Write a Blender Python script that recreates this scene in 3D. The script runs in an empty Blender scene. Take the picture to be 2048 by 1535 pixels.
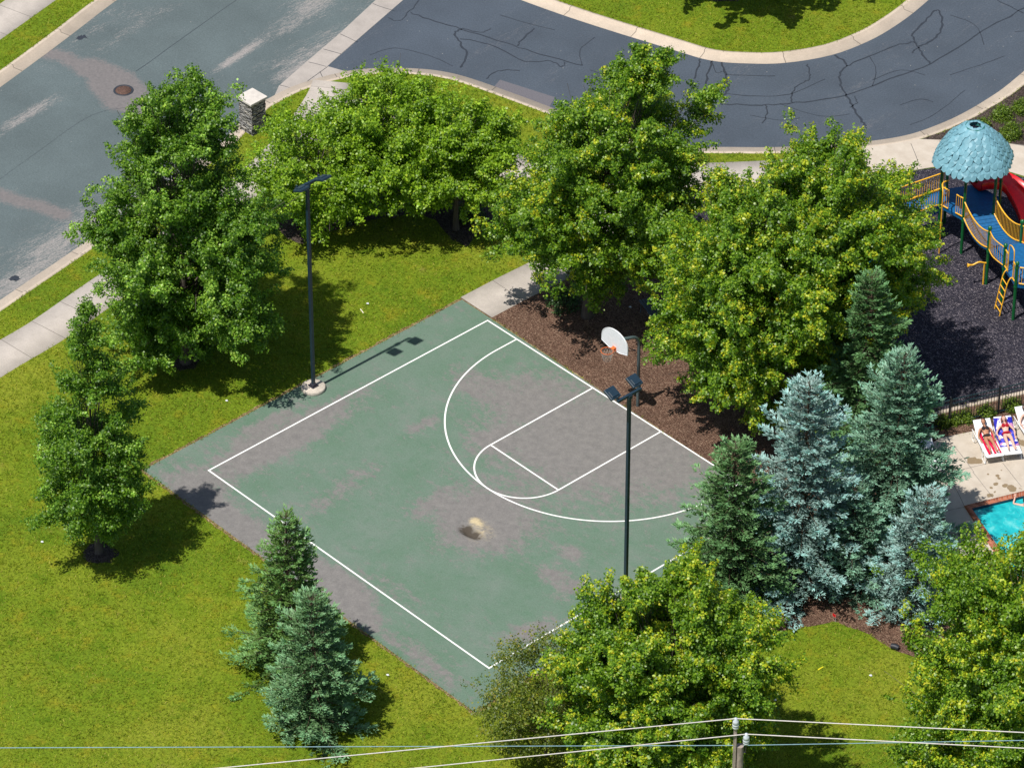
import bpy, bmesh, math, random
import numpy as np
from mathutils import Vector, Matrix
from mathutils.geometry import tessellate_polygon

# ------------------------------------------------------------------ camera, world, sun, exposure
scene = bpy.context.scene
COL = scene.collection
CAM = np.array([100.599, -98.301, 105.809]); YAW = 2.39801; PITCH = 0.63971; FOC = 9482.0
_f = np.array([math.cos(YAW)*math.cos(PITCH), math.sin(YAW)*math.cos(PITCH), -math.sin(PITCH)])
_r = np.cross(_f, [0, 0, 1]); _r /= np.linalg.norm(_r); _u = np.cross(_r, _f)
def G(x, y, z=0.0):
    """surveyed point: where the sight line through photo point (x, y) meets the level z"""
    d = _f*FOC + _r*(x-1024) - _u*(y-767.5)
    p = CAM + d*((z-CAM[2])/d[2])
    return Vector((float(p[0]), float(p[1]), float(z)))
cd = bpy.data.cameras.new('camera'); cam = bpy.data.objects.new('camera', cd); COL.objects.link(cam)
cd.sensor_width = 36; cd.lens = FOC/2048*36; cd.clip_start = 1; cd.clip_end = 2000
cam.matrix_world = Matrix(((_r[0], _u[0], -_f[0], CAM[0]), (_r[1], _u[1], -_f[1], CAM[1]), (_r[2], _u[2], -_f[2], CAM[2]), (0, 0, 0, 1)))
scene.camera = cam
scene.render.resolution_x = 1024; scene.render.resolution_y = 767
SUN_EL = math.radians(65.5); sdir = Vector((0.0, -math.cos(SUN_EL), math.sin(SUN_EL)))
w = bpy.data.worlds.new('World'); scene.world = w; w.use_nodes = True
nt = w.node_tree; bg = nt.nodes['Background']; sky = nt.nodes.new('ShaderNodeTexSky')
sky.sky_type = 'NISHITA'; sky.sun_disc = False; sky.sun_elevation = SUN_EL
sky.sun_rotation = math.atan2(sdir.x, sdir.y)
nt.links.new(sky.outputs[0], bg.inputs[0]); bg.inputs[1].default_value = 0.08
sd = bpy.data.lights.new('sun', 'SUN'); sun = bpy.data.objects.new('sun', sd); COL.objects.link(sun)
sd.energy = 4.6; sd.angle = math.radians(0.53); sd.color = (1.0, 0.955, 0.89)
sun.rotation_euler = sdir.to_track_quat('Z', 'Y').to_euler(); sun.location = (0, -30, 60)
vs = scene.view_settings; vs.view_transform = 'Standard'; vs.look = 'None'; vs.exposure = 0.20; vs.gamma = 1
scene.cycles.max_bounces = 6; scene.cycles.transparent_max_bounces = 4

RNG = np.random.default_rng(7); random.seed(7)

# ------------------------------------------------------------------ helpers
def tag(o, label=None, cat=None, group=None, kind=None):
    if label: o['label'] = label
    if cat: o['category'] = cat
    if group: o['group'] = group
    if kind: o['kind'] = kind
    return o
def link(o, parent=None):
    COL.objects.link(o)
    if parent: o.parent = parent
    return o
def empty(name, loc, rz=0.0, **k):
    o = bpy.data.objects.new(name, None); o.location = loc; o.rotation_euler = (0, 0, rz)
    o.empty_display_size = 0.3; link(o); tag(o, **k); return o
def mesh_np(name, V, F, mat, parent=None, attrs=None, smooth=False):
    """V (n,3), F (m,k) with constant k"""
    V = np.asarray(V, np.float32); F = np.asarray(F, np.int32)
    me = bpy.data.meshes.new(name)
    me.vertices.add(len(V)); me.vertices.foreach_set('co', V.ravel())
    k = F.shape[1]; me.loops.add(F.size); me.loops.foreach_set('vertex_index', F.ravel())
    me.polygons.add(len(F)); me.polygons.foreach_set('loop_start', np.arange(0, F.size, k, dtype=np.int32))
    me.update(calc_edges=True)
    for n, (dom, arr) in (attrs or {}).items():
        a = me.attributes.new(n, 'FLOAT', dom); a.data.foreach_set('value', np.asarray(arr, np.float32))
    if smooth: me.polygons.foreach_set('use_smooth', np.ones(len(F), bool))
    me.materials.append(mat)
    return link(bpy.data.objects.new(name, me), parent)
class MB:
    """collects shapes, builds ONE mesh object"""
    def __init__(s): s.v = []; s.f = []; s.sm = []
    def add(s, vs, fs, smooth=False):
        n = len(s.v); s.v += [tuple(v) for v in vs]; s.f += [tuple(i+n for i in f) for f in fs]; s.sm += [smooth]*len(fs); return s
    def box(s, c, size, rot=None, bev=0.0):
        bm = bmesh.new(); bmesh.ops.create_cube(bm, size=1); bmesh.ops.scale(bm, vec=size, verts=bm.verts)
        if bev: bmesh.ops.bevel(bm, geom=bm.edges[:], offset=bev, segments=2, affect='EDGES', profile=.5)
        M = Matrix.Translation(c) @ (rot.to_4x4() if rot else Matrix.Identity(4)); bm.transform(M)
        bm.verts.ensure_lookup_table(); s.add([v.co for v in bm.verts], [[v.index for v in f.verts] for f in bm.faces]); bm.free(); return s
    def tube(s, pts, rad, n=8, cap=True, closed=False):
        pts = [Vector(p) for p in pts]; rs = rad if isinstance(rad, (list, tuple)) else [rad]*len(pts)
        vs = []; m = len(pts); up0 = None
        for i, p in enumerate(pts):
            a = pts[(i-1) % m] if (i > 0 or closed) else p; b = pts[(i+1) % m] if (i < m-1 or closed) else p
            t = (b-a).normalized() if (b-a).length > 1e-9 else Vector((0, 0, 1))
            if up0 is None: up0 = Vector((0, 0, 1)) if abs(t.z) < .9 else Vector((1, 0, 0))
            x = t.cross(up0)
            if x.length < 1e-3: x = t.cross(Vector((0, 1, 0)))
            x.normalize(); y = x.cross(t).normalized(); up0 = y if abs(t.dot(y)) < .9 else up0
            for k in range(n):
                an = 2*math.pi*k/n; vs.append(p+(x*math.cos(an)+y*math.sin(an))*rs[i])
        fs = []
        for i in range(m if closed else m-1):
            j = (i+1) % m
            for k in range(n): fs.append((i*n+k, i*n+(k+1) % n, j*n+(k+1) % n, j*n+k))
        s.add(vs, fs, True)
        if cap and not closed: s.add(vs[:n], [tuple(range(n))]); s.add(vs[-n:], [tuple(range(n-1, -1, -1))])
        return s
    def lathe(s, c, prof, n=24, axis=None):
        M = axis.to_matrix() if axis else Matrix.Identity(3); c = Vector(c); vs = []; fs = []
        for r, z in prof:
            for k in range(n): vs.append(c+M @ Vector((r*math.cos(2*math.pi*k/n), r*math.sin(2*math.pi*k/n), z)))
        for i in range(len(prof)-1):
            for k in range(n): fs.append((i*n+k, i*n+(k+1) % n, (i+1)*n+(k+1) % n, (i+1)*n+k))
        s.add(vs, fs, True); return s
    def prism(s, poly, z0, z1, holes=()):
        """vertical prism of a plan polygon, optional holes"""
        loops = [[Vector((p[0], p[1], 0)) for p in poly]]+[[Vector((p[0], p[1], 0)) for p in h] for h in holes]
        tri = tessellate_polygon(loops); flat = [p for l in loops for p in l]; n = len(flat)
        top = []
        for t in tri:
            a, b, c = [flat[i] for i in t]
            if (b-a).cross(c-a).z < 0: t = (t[0], t[2], t[1])
            top.append(tuple(t))
        vs = [(p.x, p.y, z1) for p in flat]+[(p.x, p.y, z0) for p in flat]; fs = list(top); o = 0
        for l in loops:
            m = len(l); ar = sum(l[i].x*l[(i+1) % m].y-l[(i+1) % m].x*l[i].y for i in range(m)); outer = (o == 0)
            for i in range(m):
                a, b = o+i, o+(i+1) % m
                q = (a, b, b+n, a+n) if (ar > 0) != outer else (b, a, a+n, b+n)
                fs.append(q)
            o += m
        s.add(vs, fs); return s
    def sheet(s, poly, z, holes=()):
        loops = [[Vector((p[0], p[1], 0)) for p in poly]]+[[Vector((p[0], p[1], 0)) for p in h] for h in holes]
        tri = tessellate_polygon(loops); flat = [p for l in loops for p in l]; fs = []
        for t in tri:
            a, b, c = [flat[i] for i in t]
            fs.append(tuple(t) if (b-a).cross(c-a).z > 0 else (t[0], t[2], t[1]))
        s.add([(p.x, p.y, z) for p in flat], fs); return s
    def build(s, name, mat, parent=None, **k):
        me = bpy.data.meshes.new(name); me.from_pydata(s.v, [], s.f)
        me.polygons.foreach_set('use_smooth', s.sm); me.materials.append(mat); me.update()
        o = link(bpy.data.objects.new(name, me), parent); tag(o, **k); return o
def smooth_line(pts, n=6):
    pts = [Vector(p) for p in pts]; out = []
    for i in range(len(pts)-1):
        p0 = pts[max(i-1, 0)]; p1 = pts[i]; p2 = pts[i+1]; p3 = pts[min(i+2, len(pts)-1)]
        for k in range(n):
            t = k/n; out.append(0.5*((2*p1)+(-p0+p2)*t+(2*p0-5*p1+4*p2-p3)*t*t+(-p0+3*p1-3*p2+p3)*t**3))
    out.append(pts[-1]); return out
def sweep(name, line, prof, mat, parent=None, **k):
    """flat sweep of a (offset to the left, z) profile along a plan line; 's' = length, 'd' = offset"""
    L = [Vector((p[0], p[1], 0)) for p in line]; V = []; S = []; D = []; s = 0
    for i, p in enumerate(L):
        a = L[max(i-1, 0)]; b = L[min(i+1, len(L)-1)]; t = (b-a).normalized(); nrm = Vector((-t.y, t.x, 0))
        if i: s += (p-L[i-1]).length
        for o, z in prof: V.append(p+nrm*o+Vector((0, 0, z))); S.append(s); D.append(o)
    m = len(prof); F = []
    for i in range(len(L)-1):
        for j in range(m-1): F.append((i*m+j, (i+1)*m+j, (i+1)*m+j+1, i*m+j+1))
    o = mesh_np(name, [tuple(v) for v in V], F, mat, parent, {'s': ('POINT', S), 'd': ('POINT', D)}); tag(o, **k); return o

# ------------------------------------------------------------------ materials
class NB:
    def __init__(s, name):
        s.m = bpy.data.materials.new(name); s.m.use_nodes = True; s.t = s.m.node_tree; s.p = s.t.nodes['Principled BSDF']
        s.co = None
    def n(s, typ, **kw):
        x = s.t.nodes.new(typ)
        for k, v in kw.items(): setattr(x, k, v)
        return x
    def l(s, a, b): s.t.links.new(a, b)
    def put(s, inp, v):
        if hasattr(v, 'is_output') or isinstance(v, bpy.types.NodeSocket): s.l(v, inp)
        elif isinstance(v, (tuple, list)): inp.default_value = (*v, 1) if len(v) == 3 and inp.type == 'RGBA' else v
        else: inp.default_value = v
    def coord(s, scale=(1, 1, 1), rz=0.0, obj=True):
        tc = s.n('ShaderNodeTexCoord'); mp = s.n('ShaderNodeMapping'); s.l(tc.outputs['Object' if obj else 'Generated'], mp.inputs[0])
        mp.inputs['Scale'].default_value = scale; mp.inputs['Rotation'].default_value = (0, 0, rz); return mp.outputs[0]
    def noise(s, scale, detail=4, rough=.55, co=None, dist=0.0):
        x = s.n('ShaderNodeTexNoise'); x.inputs['Scale'].default_value = scale; x.inputs['Detail'].default_value = detail
        x.inputs['Roughness'].default_value = rough; x.inputs['Distortion'].default_value = dist
        s.l(co if co is not None else s.coord(), x.inputs['Vector']); return x.outputs['Fac']
    def vor(s, scale, co=None, feature='F1', out='Distance'):
        x = s.n('ShaderNodeTexVoronoi'); x.feature = feature; x.inputs['Scale'].default_value = scale
        s.l(co if co is not None else s.coord(), x.inputs['Vector']); return x.outputs[out]
    def ramp(s, fac, stops):
        x = s.n('ShaderNodeValToRGB'); e = x.color_ramp.elements
        while len(e) < len(stops): e.new(.5)
        for i, (p, c) in enumerate(stops): e[i].position = p; e[i].color = (*c, 1) if isinstance(c, tuple) else (c, c, c, 1)
        s.put(x.inputs[0], fac); return x.outputs[0]
    def mix(s, fac, a, b, mode='MIX'):
        x = s.n('ShaderNodeMix', data_type='RGBA', blend_type=mode); s.put(x.inputs[0], fac); s.put(x.inputs[6], a); s.put(x.inputs[7], b); return x.outputs[2]
    def math(s, op, a, b=0.0, clamp=False):
        x = s.n('ShaderNodeMath', operation=op, use_clamp=clamp); s.put(x.inputs[0], a); s.put(x.inputs[1], b); return x.outputs[0]
    def attr(s, name):
        x = s.n('ShaderNodeAttribute'); x.attribute_name = name; return x.outputs['Fac']
    def bump(s, h, strength=.3, dist=.02):
        x = s.n('ShaderNodeBump'); x.inputs['Strength'].default_value = strength; x.inputs['Distance'].default_value = dist
        s.put(x.inputs['Height'], h); s.l(x.outputs[0], s.p.inputs['Normal'])
    def fin(s, col, rough=.9, spec=.3, metal=0.0):
        s.put(s.p.inputs['Base Color'], col); s.put(s.p.inputs['Roughness'], rough)
        s.p.inputs['Specular IOR Level'].default_value = spec; s.p.inputs['Metallic'].default_value = metal; return s.m
    def step(s, v, lo, hi):
        x = s.n('ShaderNodeMapRange', interpolation_type='SMOOTHSTEP'); s.put(x.inputs[0], v); x.inputs[1].default_value = lo; x.inputs[2].default_value = hi; return x.outputs[0]

def plain(name, col, rough=.5, spec=.5, metal=0.0, var=.12, scale=9.0):
    b = NB(name); n = b.noise(scale, 3)
    lo = tuple(c*(1-var) for c in col); hi = tuple(min(1, c*(1+var)) for c in col)
    return b.fin(b.ramp(n, [(.3, lo), (.7, hi)]), rough, spec, metal)

def mat_grass():
    b = NB('lawn_grass'); big = b.noise(.16, 5, .6); mid = b.noise(1.1, 5, .65); fine = b.noise(9, 6, .8)
    streak = b.noise(26, 3, .7, b.coord((1, .35, 1), .6)); vf = b.noise(60, 2, .7)
    c = b.ramp(big, [(.34, (.088, .158, .008)), (.5, (.138, .200, .010)), (.64, (.195, .230, .018))])
    c = b.mix(b.step(mid, .5, .72), c, (.205, .205, .012)); c = b.mix(b.math('MULTIPLY', b.step(mid, .46, .3), .75), c, (.062, .130, .002))
    pt = b.noise(.55, 6, .62, b.coord((1, 1.5, 1), 1.1)); c = b.mix(b.math('MULTIPLY', b.step(pt, .63, .74), .55), c, (.25, .20, .055))
    pd = b.noise(.9, 5, .6, b.coord((1.2, 1, 1), .3)); c = b.mix(b.math('MULTIPLY', b.step(pd, .66, .74), .6), c, (.045, .095, .003))
    c = b.mix(1.0, c, b.ramp(fine, [(.28, .38), (.5, 1.0), (.72, 1.6)]), 'MULTIPLY')
    c = b.mix(.75, c, b.ramp(streak, [(.3, .62), (.7, 1.35)]), 'MULTIPLY')
    b.bump(b.math('ADD', fine, vf), .55, .05); return b.fin(c, .85, .15)
def mat_court():
    b = NB('court_paint'); wear = b.attr('wear'); n1 = b.noise(1.3, 6, .68, b.coord((1, 1.9, 1), 0)); n2 = b.noise(5.5, 6, .75); n3 = b.noise(17, 8, .92)
    w_ = b.math('ADD', wear, b.math('MULTIPLY', b.math('SUBTRACT', n1, .5), 1.5)); w_ = b.math('ADD', w_, b.math('MULTIPLY', b.math('SUBTRACT', n2, .5), 1.25))
    w_ = b.math('ADD', w_, b.math('MULTIPLY', b.math('SUBTRACT', n3, .5), .55))
    m = b.step(w_, .34, .84)
    g = b.ramp(b.noise(.5, 5, .6), [(.3, (.102, .168, .117)), (.5, (.118, .178, .134)), (.7, (.142, .187, .153))])
    g = b.mix(b.math('MULTIPLY', b.step(b.noise(2.2, 5), .5, .7), .35), g, (.080, .160, .100))
    gr = b.ramp(b.noise(3.2, 5, .7), [(.3, (.152, .142, .140)), (.7, (.212, .198, .190))])
    c = b.mix(b.math('MULTIPLY', m, .95), g, gr)
    c = b.mix(b.math('MULTIPLY', b.step(b.math('ADD', b.attr('dirt'), b.math('MULTIPLY', b.math('SUBTRACT', n3, .5), 1.2)), .2, 1.3), .9), c, (.50, .41, .25)); c = b.mix(b.step(b.math('ADD', b.attr('pit_shade'), b.math('MULTIPLY', b.math('SUBTRACT', n3, .5), 1.6)), .3, .8), c, (.07, .058, .045))
    c = b.mix(1.0, c, b.ramp(n3, [(.32, .74), (.68, 1.27)]), 'MULTIPLY')
    sp = b.vor(2.3); c = b.mix(b.math('MULTIPLY', b.step(sp, .045, .02), .7), c, (.04, .05, .04))
    b.bump(n3, .25, .008); return b.fin(c, .85, .2)
def mat_asphalt(name, base, worn, wn=.5, dirx=0.0):
    b = NB(name); wear = b.attr('wear'); st = b.noise(.8, 6, .65, b.coord((1, .13, 1), dirx)); st2 = b.noise(2.6, 6, .7, b.coord((1, .3, 1), dirx)); n3 = b.noise(14, 8, .92)
    n5 = b.noise(14, 4, .75, b.coord((1, .2, 1), dirx))
    w_ = b.math('ADD', wear, b.math('MULTIPLY', b.math('SUBTRACT', st, .5), 1.0)); w_ = b.math('ADD', w_, b.math('MULTIPLY', b.math('SUBTRACT', st2, .5), .7))
    w_ = b.math('ADD', w_, b.math('MULTIPLY', b.math('SUBTRACT', n5, .5), 1.3)); w_ = b.math('ADD', w_, b.math('MULTIPLY', b.math('SUBTRACT', n3, .5), 1.1))
    c = b.ramp(b.noise(.35, 5, .6), [(.3, tuple(x*.88 for x in base)), (.7, tuple(x*1.12 for x in base))])
    c = b.mix(b.math('MULTIPLY', b.step(w_, wn, wn+.55), .85), c, worn)
    c = b.mix(1.0, c, b.ramp(n3, [(.32, .62), (.68, 1.42)]), 'MULTIPLY')
    sp = b.vor(1.7); c = b.mix(b.math('MULTIPLY', b.step(sp, .04, .015), .8), c, (.5, .46, .4))
    b.bump(n3, .3, .008); return b.fin(c, .85, .25)
def mat_conc(name, col, joint=3.0, jw=.02, var=.1):
    b = NB(name); n = b.noise(1.6, 6, .65); n2 = b.noise(22, 4, .7)
    c = b.mix(1.0, b.ramp(n, [(.3, tuple(x*(1-var) for x in col)), (.7, tuple(min(1, x*(1+var)) for x in col))]), b.ramp(n2, [(.25, .86), (.75, 1.12)]), 'MULTIPLY')
    st = b.noise(.5, 6, .7, b.coord((1, 1, 1), .4)); c = b.mix(b.math('MULTIPLY', b.step(st, .58, .78), .35), c, tuple(x*.62 for x in col))
    if joint:
        fr = b.math('FRACT', b.math('DIVIDE', b.attr('s'), joint)); j = b.math('LESS_THAN', fr, jw/joint)
        slab = b.n('ShaderNodeTexWhiteNoise', noise_dimensions='1D'); b.l(b.math('FLOOR', b.math('DIVIDE', b.attr('s'), joint)), slab.inputs['W'])
        c = b.mix(1.0, c, b.ramp(slab.outputs[0], [(0, .93), (1, 1.05)]), 'MULTIPLY')
        c = b.mix(b.math('MULTIPLY', j, .7), c, (.08, .07, .06))
    b.bump(n2, .15, .01); return b.fin(c, .88, .25)
def mat_mulch(name, cols, scale=17):
    b = NB(name); v = b.n('ShaderNodeTexVoronoi'); v.inputs['Scale'].default_value = scale; b.l(b.coord((1, 2.2, 1), .7), v.inputs['Vector'])
    v2 = b.n('ShaderNodeTexVoronoi'); v2.inputs['Scale'].default_value = scale*1.3; b.l(b.coord((2.4, 1, 1), -.4), v2.inputs['Vector'])
    sep = b.n('ShaderNodeSeparateColor'); b.l(v.outputs['Color'], sep.inputs[0]); sep2 = b.n('ShaderNodeSeparateColor'); b.l(v2.outputs['Color'], sep2.inputs[0])
    k = b.math('MULTIPLY', b.math('ADD', sep.outputs[0], sep2.outputs[1]), .5)
    c = b.ramp(k, cols); c = b.mix(1.0, c, b.ramp(b.noise(.8, 5), [(.3, .8), (.7, 1.2)]), 'MULTIPLY')
    b.bump(b.math('ADD', v.outputs['Distance'], v2.outputs['Distance']), 1.0, .05); return b.fin(c, .95, .1)
def mat_leaf(name, dark, mid, light, tip, gloss=.42, trans=.36, tipamt=1.0):
    b = NB(name); g = b.n('ShaderNodeNewGeometry'); r = g.outputs['Random Per Island']
    c = b.ramp(r, [(.0, dark), (.5, mid), (1.0, light)]); t = b.attr('tip'); c = b.mix(b.math('MULTIPLY', t, tipamt), c, b.ramp(r, [(0, tip), (1, tuple(x*.8 for x in tip[:1])+tuple(x*1.15 for x in tip[1:]))]))
    m = b.fin(c, gloss-.06, .5); tr = b.n('ShaderNodeBsdfTranslucent'); b.l(b.mix(1.0, c, (1.5, 1.6, .7), 'MULTIPLY'), tr.inputs[0])
    mx = b.n('ShaderNodeMixShader'); mx.inputs[0].default_value = trans; out = b.t.nodes['Material Output']
    b.l(b.p.outputs[0], mx.inputs[1]); b.l(tr.outputs[0], mx.inputs[2]); b.l(mx.outputs[0], out.inputs[0]); return m
def mat_bark(name, col):
    b = NB(name); n = b.noise(12, 5, .7, b.coord((1, 1, .25))); c = b.ramp(n, [(.3, tuple(x*.55 for x in col)), (.7, tuple(x*1.25 for x in col))])
    b.bump(n, .7, .03); return b.fin(c, .9, .1)

M = {}
M['grass'] = mat_grass(); M['court'] = mat_court()
M['street'] = mat_asphalt('street_asphalt', (.094, .120, .124), (.29, .265, .25), .56, YAW-math.pi/2+.72)
M['drive'] = mat_asphalt('driveway_asphalt', (.062, .078, .100), (.13, .132, .142), .46, .25)
M['curb'] = mat_conc('curb_concrete', (.50, .42, .335), 3.2, .035)
M['walk'] = mat_conc('sidewalk_concrete', (.44, .395, .35), 1.65, .025)
M['pan'] = mat_conc('gutter_pan_concrete', (.40, .36, .325), 3.6, .035)
def mat_line():
    b = NB('court_line_paint'); n = b.noise(11, 8, .9); return b.fin(b.mix(b.step(n, .56, .64), (.80, .80, .77), (.42, .42, .40)), .7, .3)
M['line'] = mat_line()
M['mulch'] = mat_mulch('bark_mulch', [(.2, (.085, .048, .034)), (.5, (.20, .115, .080)), (.72, (.28, .17, .12)), (.9, (.44, .31, .22))])
M['rubber'] = mat_mulch('rubber_mulch', [(.18, (.024, .024, .036)), (.5, (.052, .049, .068)), (.74, (.085, .076, .094)), (.86, (.34, .30, .32))], 15)
M['darkmulch'] = mat_mulch('shrub_bed_mulch', [(.2, (.04, .03, .028)), (.5, (.095, .072, .062)), (.8, (.17, .13, .11))], 15)
M['dead'] = mat_mulch('dead_grass_edge', [(.2, (.16, .10, .05)), (.5, (.32, .22, .10)), (.8, (.45, .36, .20))], 14)
M['seal'] = plain('crack_sealant', (.030, .036, .047), .55, .4)
M['pole'] = plain('pole_paint_dark', (.014, .032, .050), .35, .6)
M['plate'] = plain('pole_base_plate', (.03, .028, .04), .5, .5)
M['white'] = plain('white_paint', (.78, .80, .82), .45, .5, var=.05)
M['orange'] = plain('rim_orange', (.62, .13, .02), .4, .5)
M['net'] = plain('net_cord', (.45, .42, .38), .8, .2)
M['green'] = plain('green_powder_coat', (.006, .115, .030), .3, .6)
M['yellow'] = plain('yellow_powder_coat', (.86, .45, .03), .35, .6)
M['deck'] = plain('blue_deck_coating', (.006, .10, .26), .5, .4, var=.2)
M['blue'] = plain('blue_plastic', (.004, .03, .18), .4, .5)
M['teal'] = plain('teal_plastic', (.165, .35, .42), .5, .4, var=.1, scale=3)
M['red'] = plain('red_plastic', (.62, .008, .014), .32, .6)
M['wood'] = mat_bark('weathered_timber', (.36, .30, .26))
M['porc'] = plain('grey_porcelain', (.55, .60, .64), .25, .6)
M['wire'] = plain('aluminium_wire', (.62, .58, .55), .45, .5)
M['wire2'] = plain('old_copper_wire', (.22, .36, .42), .5, .4)
M['bark'] = mat_bark('grey_bark', (.12, .10, .085)); M['bark2'] = mat_bark('brown_bark', (.10, .07, .05))
M['conc2'] = plain('footing_concrete', (.52, .46, .39), .9, .2, var=.15)
M['skin_a'] = plain('tanned_skin', (.46, .215, .125), .5, .4, var=.05); M['skin_b'] = plain('fair_skin', (.70, .42, .33), .5, .4, var=.05)
M['hair'] = plain('dark_hair', (.035, .022, .016), .5, .4); M['hair_b'] = plain('auburn_hair', (.16, .05, .035), .5, .4)
M['blackfab'] = plain('black_fabric', (.03, .022, .024), .8, .2); M['redfab'] = plain('red_fabric', (.36, .008, .02), .7, .2); M['greenfab'] = plain('dark_green_fabric', (.05, .09, .04), .8, .2)
M['iron'] = plain('black_iron_fence', (.006, .009, .013), .45, .5); M['ironteal'] = plain('fence_rail_paint', (.012, .035, .042), .4, .5)
def mat_brick():
    b = NB('brick_coping'); fr = b.math('FRACT', b.math('DIVIDE', b.attr('s'), .105)); wn = b.n('ShaderNodeTexWhiteNoise', noise_dimensions='1D'); b.l(b.math('FLOOR', b.math('DIVIDE', b.attr('s'), .105)), wn.inputs['W'])
    c = b.ramp(wn.outputs[0], [(0, (.24, .065, .03)), (.5, (.36, .105, .05)), (1, (.46, .17, .09))]); c = b.mix(b.math('LESS_THAN', fr, .12), c, (.40, .30, .25)); return b.fin(c, .8, .3)
M['brick'] = mat_brick()
def mat_stone():
    b = NB('stacked_stone'); co = b.coord((3.2, 3.2, 13)); v = b.n('ShaderNodeTexVoronoi'); v.inputs['Scale'].default_value = 1.0; b.l(co, v.inputs['Vector'])
    sep = b.n('ShaderNodeSeparateColor'); b.l(v.outputs['Color'], sep.inputs[0]); e = b.n('ShaderNodeTexVoronoi', feature='DISTANCE_TO_EDGE'); e.inputs['Scale'].default_value = 1.0; b.l(co, e.inputs['Vector'])
    c = b.ramp(sep.outputs[0], [(0, (.22, .22, .22)), (.45, (.38, .375, .36)), (.8, (.46, .43, .38)), (1, (.58, .57, .55))]); c = b.mix(b.step(e.outputs[0], .09, .02), c, (.035, .032, .03))
    b.bump(b.step(e.outputs[0], 0, .2), 1.0, .05); return b.fin(c, .9, .2)
M['stone'] = mat_stone()
def mat_deck():
    b = NB('pool_deck_concrete'); n = b.noise(2.2, 6, .6); wet = b.attr('wet')
    c = b.ramp(n, [(.3, (.44, .38, .31)), (.7, (.53, .47, .395))]); w_ = b.math('ADD', wet, b.math('MULTIPLY', b.math('SUBTRACT', b.noise(5, 5), .5), .9))
    c = b.mix(b.step(w_, .42, .50), c, (.235, .175, .105)); c = b.mix(b.math('MULTIPLY', b.step(b.noise(9, 4), .62, .72), .3), c, (.36, .31, .25)); return b.fin(c, .8, .3)
M['pooldeck'] = mat_deck()
def mat_water():
    b = NB('pool_water'); n = b.noise(3.4, 3, .6, None, 1.2); v = b.vor(2.2, b.coord((1, 1.3, 1)), 'SMOOTH_F1')
    c = b.ramp(b.math('ADD', b.math('MULTIPLY', n, .6), b.math('MULTIPLY', v, .5)), [(.3, (.006, .30, .35)), (.55, (.02, .44, .47)), (.78, (.18, .62, .62))])
    b.bump(n, .5, .12); return b.fin(c, .06, .5)
M['water'] = mat_water()
def mat_towel():
    b = NB('patterned_towel'); v = b.n('ShaderNodeTexVoronoi'); v.inputs['Scale'].default_value = 5.5; b.l(b.coord(), v.inputs['Vector']); sep = b.n('ShaderNodeSeparateColor'); b.l(v.outputs['Color'], sep.inputs[0])
    n = b.ramp(b.math('ADD', b.math('MULTIPLY', sep.outputs[0], .8), b.math('MULTIPLY', b.noise(9, 3), .25)), [(.2, (.03, .03, .38)), (.42, (.05, .07, .55)), (.5, (.55, .25, .45)), (.62, (.75, .72, .78)), (.8, (.10, .10, .60)), (.95, (.75, .35, .40))]); n.node.color_ramp.interpolation = 'CONSTANT'
    return b.fin(n, .9, .1)
M['towel'] = mat_towel()
def mat_stripe():
    b = NB('striped_towel'); x = b.n('ShaderNodeSeparateXYZ'); b.l(b.coord(), x.inputs[0]); f = b.math('FRACT', b.math('MULTIPLY', x.outputs[0], 4.6)); return b.fin(b.mix(b.math('LESS_THAN', f, .42), (.78, .76, .78), (.55, .012, .06)), .9, .1)
M['stripe'] = mat_stripe()
M['iron_cover'] = plain('rusty_cast_iron', (.105, .06, .045), .8, .3, var=.4, scale=25)

L_MAPLE = mat_leaf('maple_leaf', (.045, .125, .008), (.135, .265, .012), (.280, .415, .028), (.66, .57, .03), .48)
L_DARK = mat_leaf('dark_maple_leaf', (.042, .125, .008), (.105, .225, .012), (.215, .360, .030), (.46, .60, .09), .5)
L_LIME = mat_leaf('crabapple_leaf', (.085, .180, .008), (.180, .320, .012), (.300, .450, .024), (.50, .58, .04), .5)
L_OLIVE = mat_leaf('locust_leaf', (.055, .095, .010), (.125, .170, .016), (.21, .26, .03), (.34, .26, .03), .55)
L_SHRUB = mat_leaf('boxwood_leaf', (.05, .10, .008), (.115, .20, .015), (.20, .28, .025), (.28, .34, .04), .55)
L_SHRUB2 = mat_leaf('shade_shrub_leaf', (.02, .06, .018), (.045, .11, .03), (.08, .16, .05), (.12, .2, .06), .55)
N_BLUE = mat_leaf('blue_spruce_needles', (.14, .235, .20), (.27, .40, .37), (.40, .56, .54), (.50, .67, .66), .6, .1)
N_TEAL = mat_leaf('bluegreen_spruce_needles', (.080, .170, .095), (.155, .30, .195), (.26, .43, .31), (.38, .56, .42), .6, .1)
N_MID = mat_leaf('sage_spruce_needles', (.070, .150, .048), (.130, .255, .095), (.225, .38, .18), (.33, .50, .27), .6, .1)
N_GREEN = mat_leaf('green_spruce_needles', (.055, .13, .030), (.105, .22, .068), (.18, .33, .125), (.28, .45, .20), .6, .1)
N_OLIVE = mat_leaf('olive_spruce_needles', (.07, .135, .016), (.125, .24, .045), (.20, .36, .10), (.30, .47, .17), .6, .1)

# ------------------------------------------------------------------ the setting
RD = -0.15   # road level, lawns are at 0
def P2(pts, z=0.0): return [G(x, y, z) for x, y in pts]
base = MB().sheet([(-300, -300), (300, -300), (300, 300), (-300, 300)], -0.60).build('ground', M['grass'], kind='structure')

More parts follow.
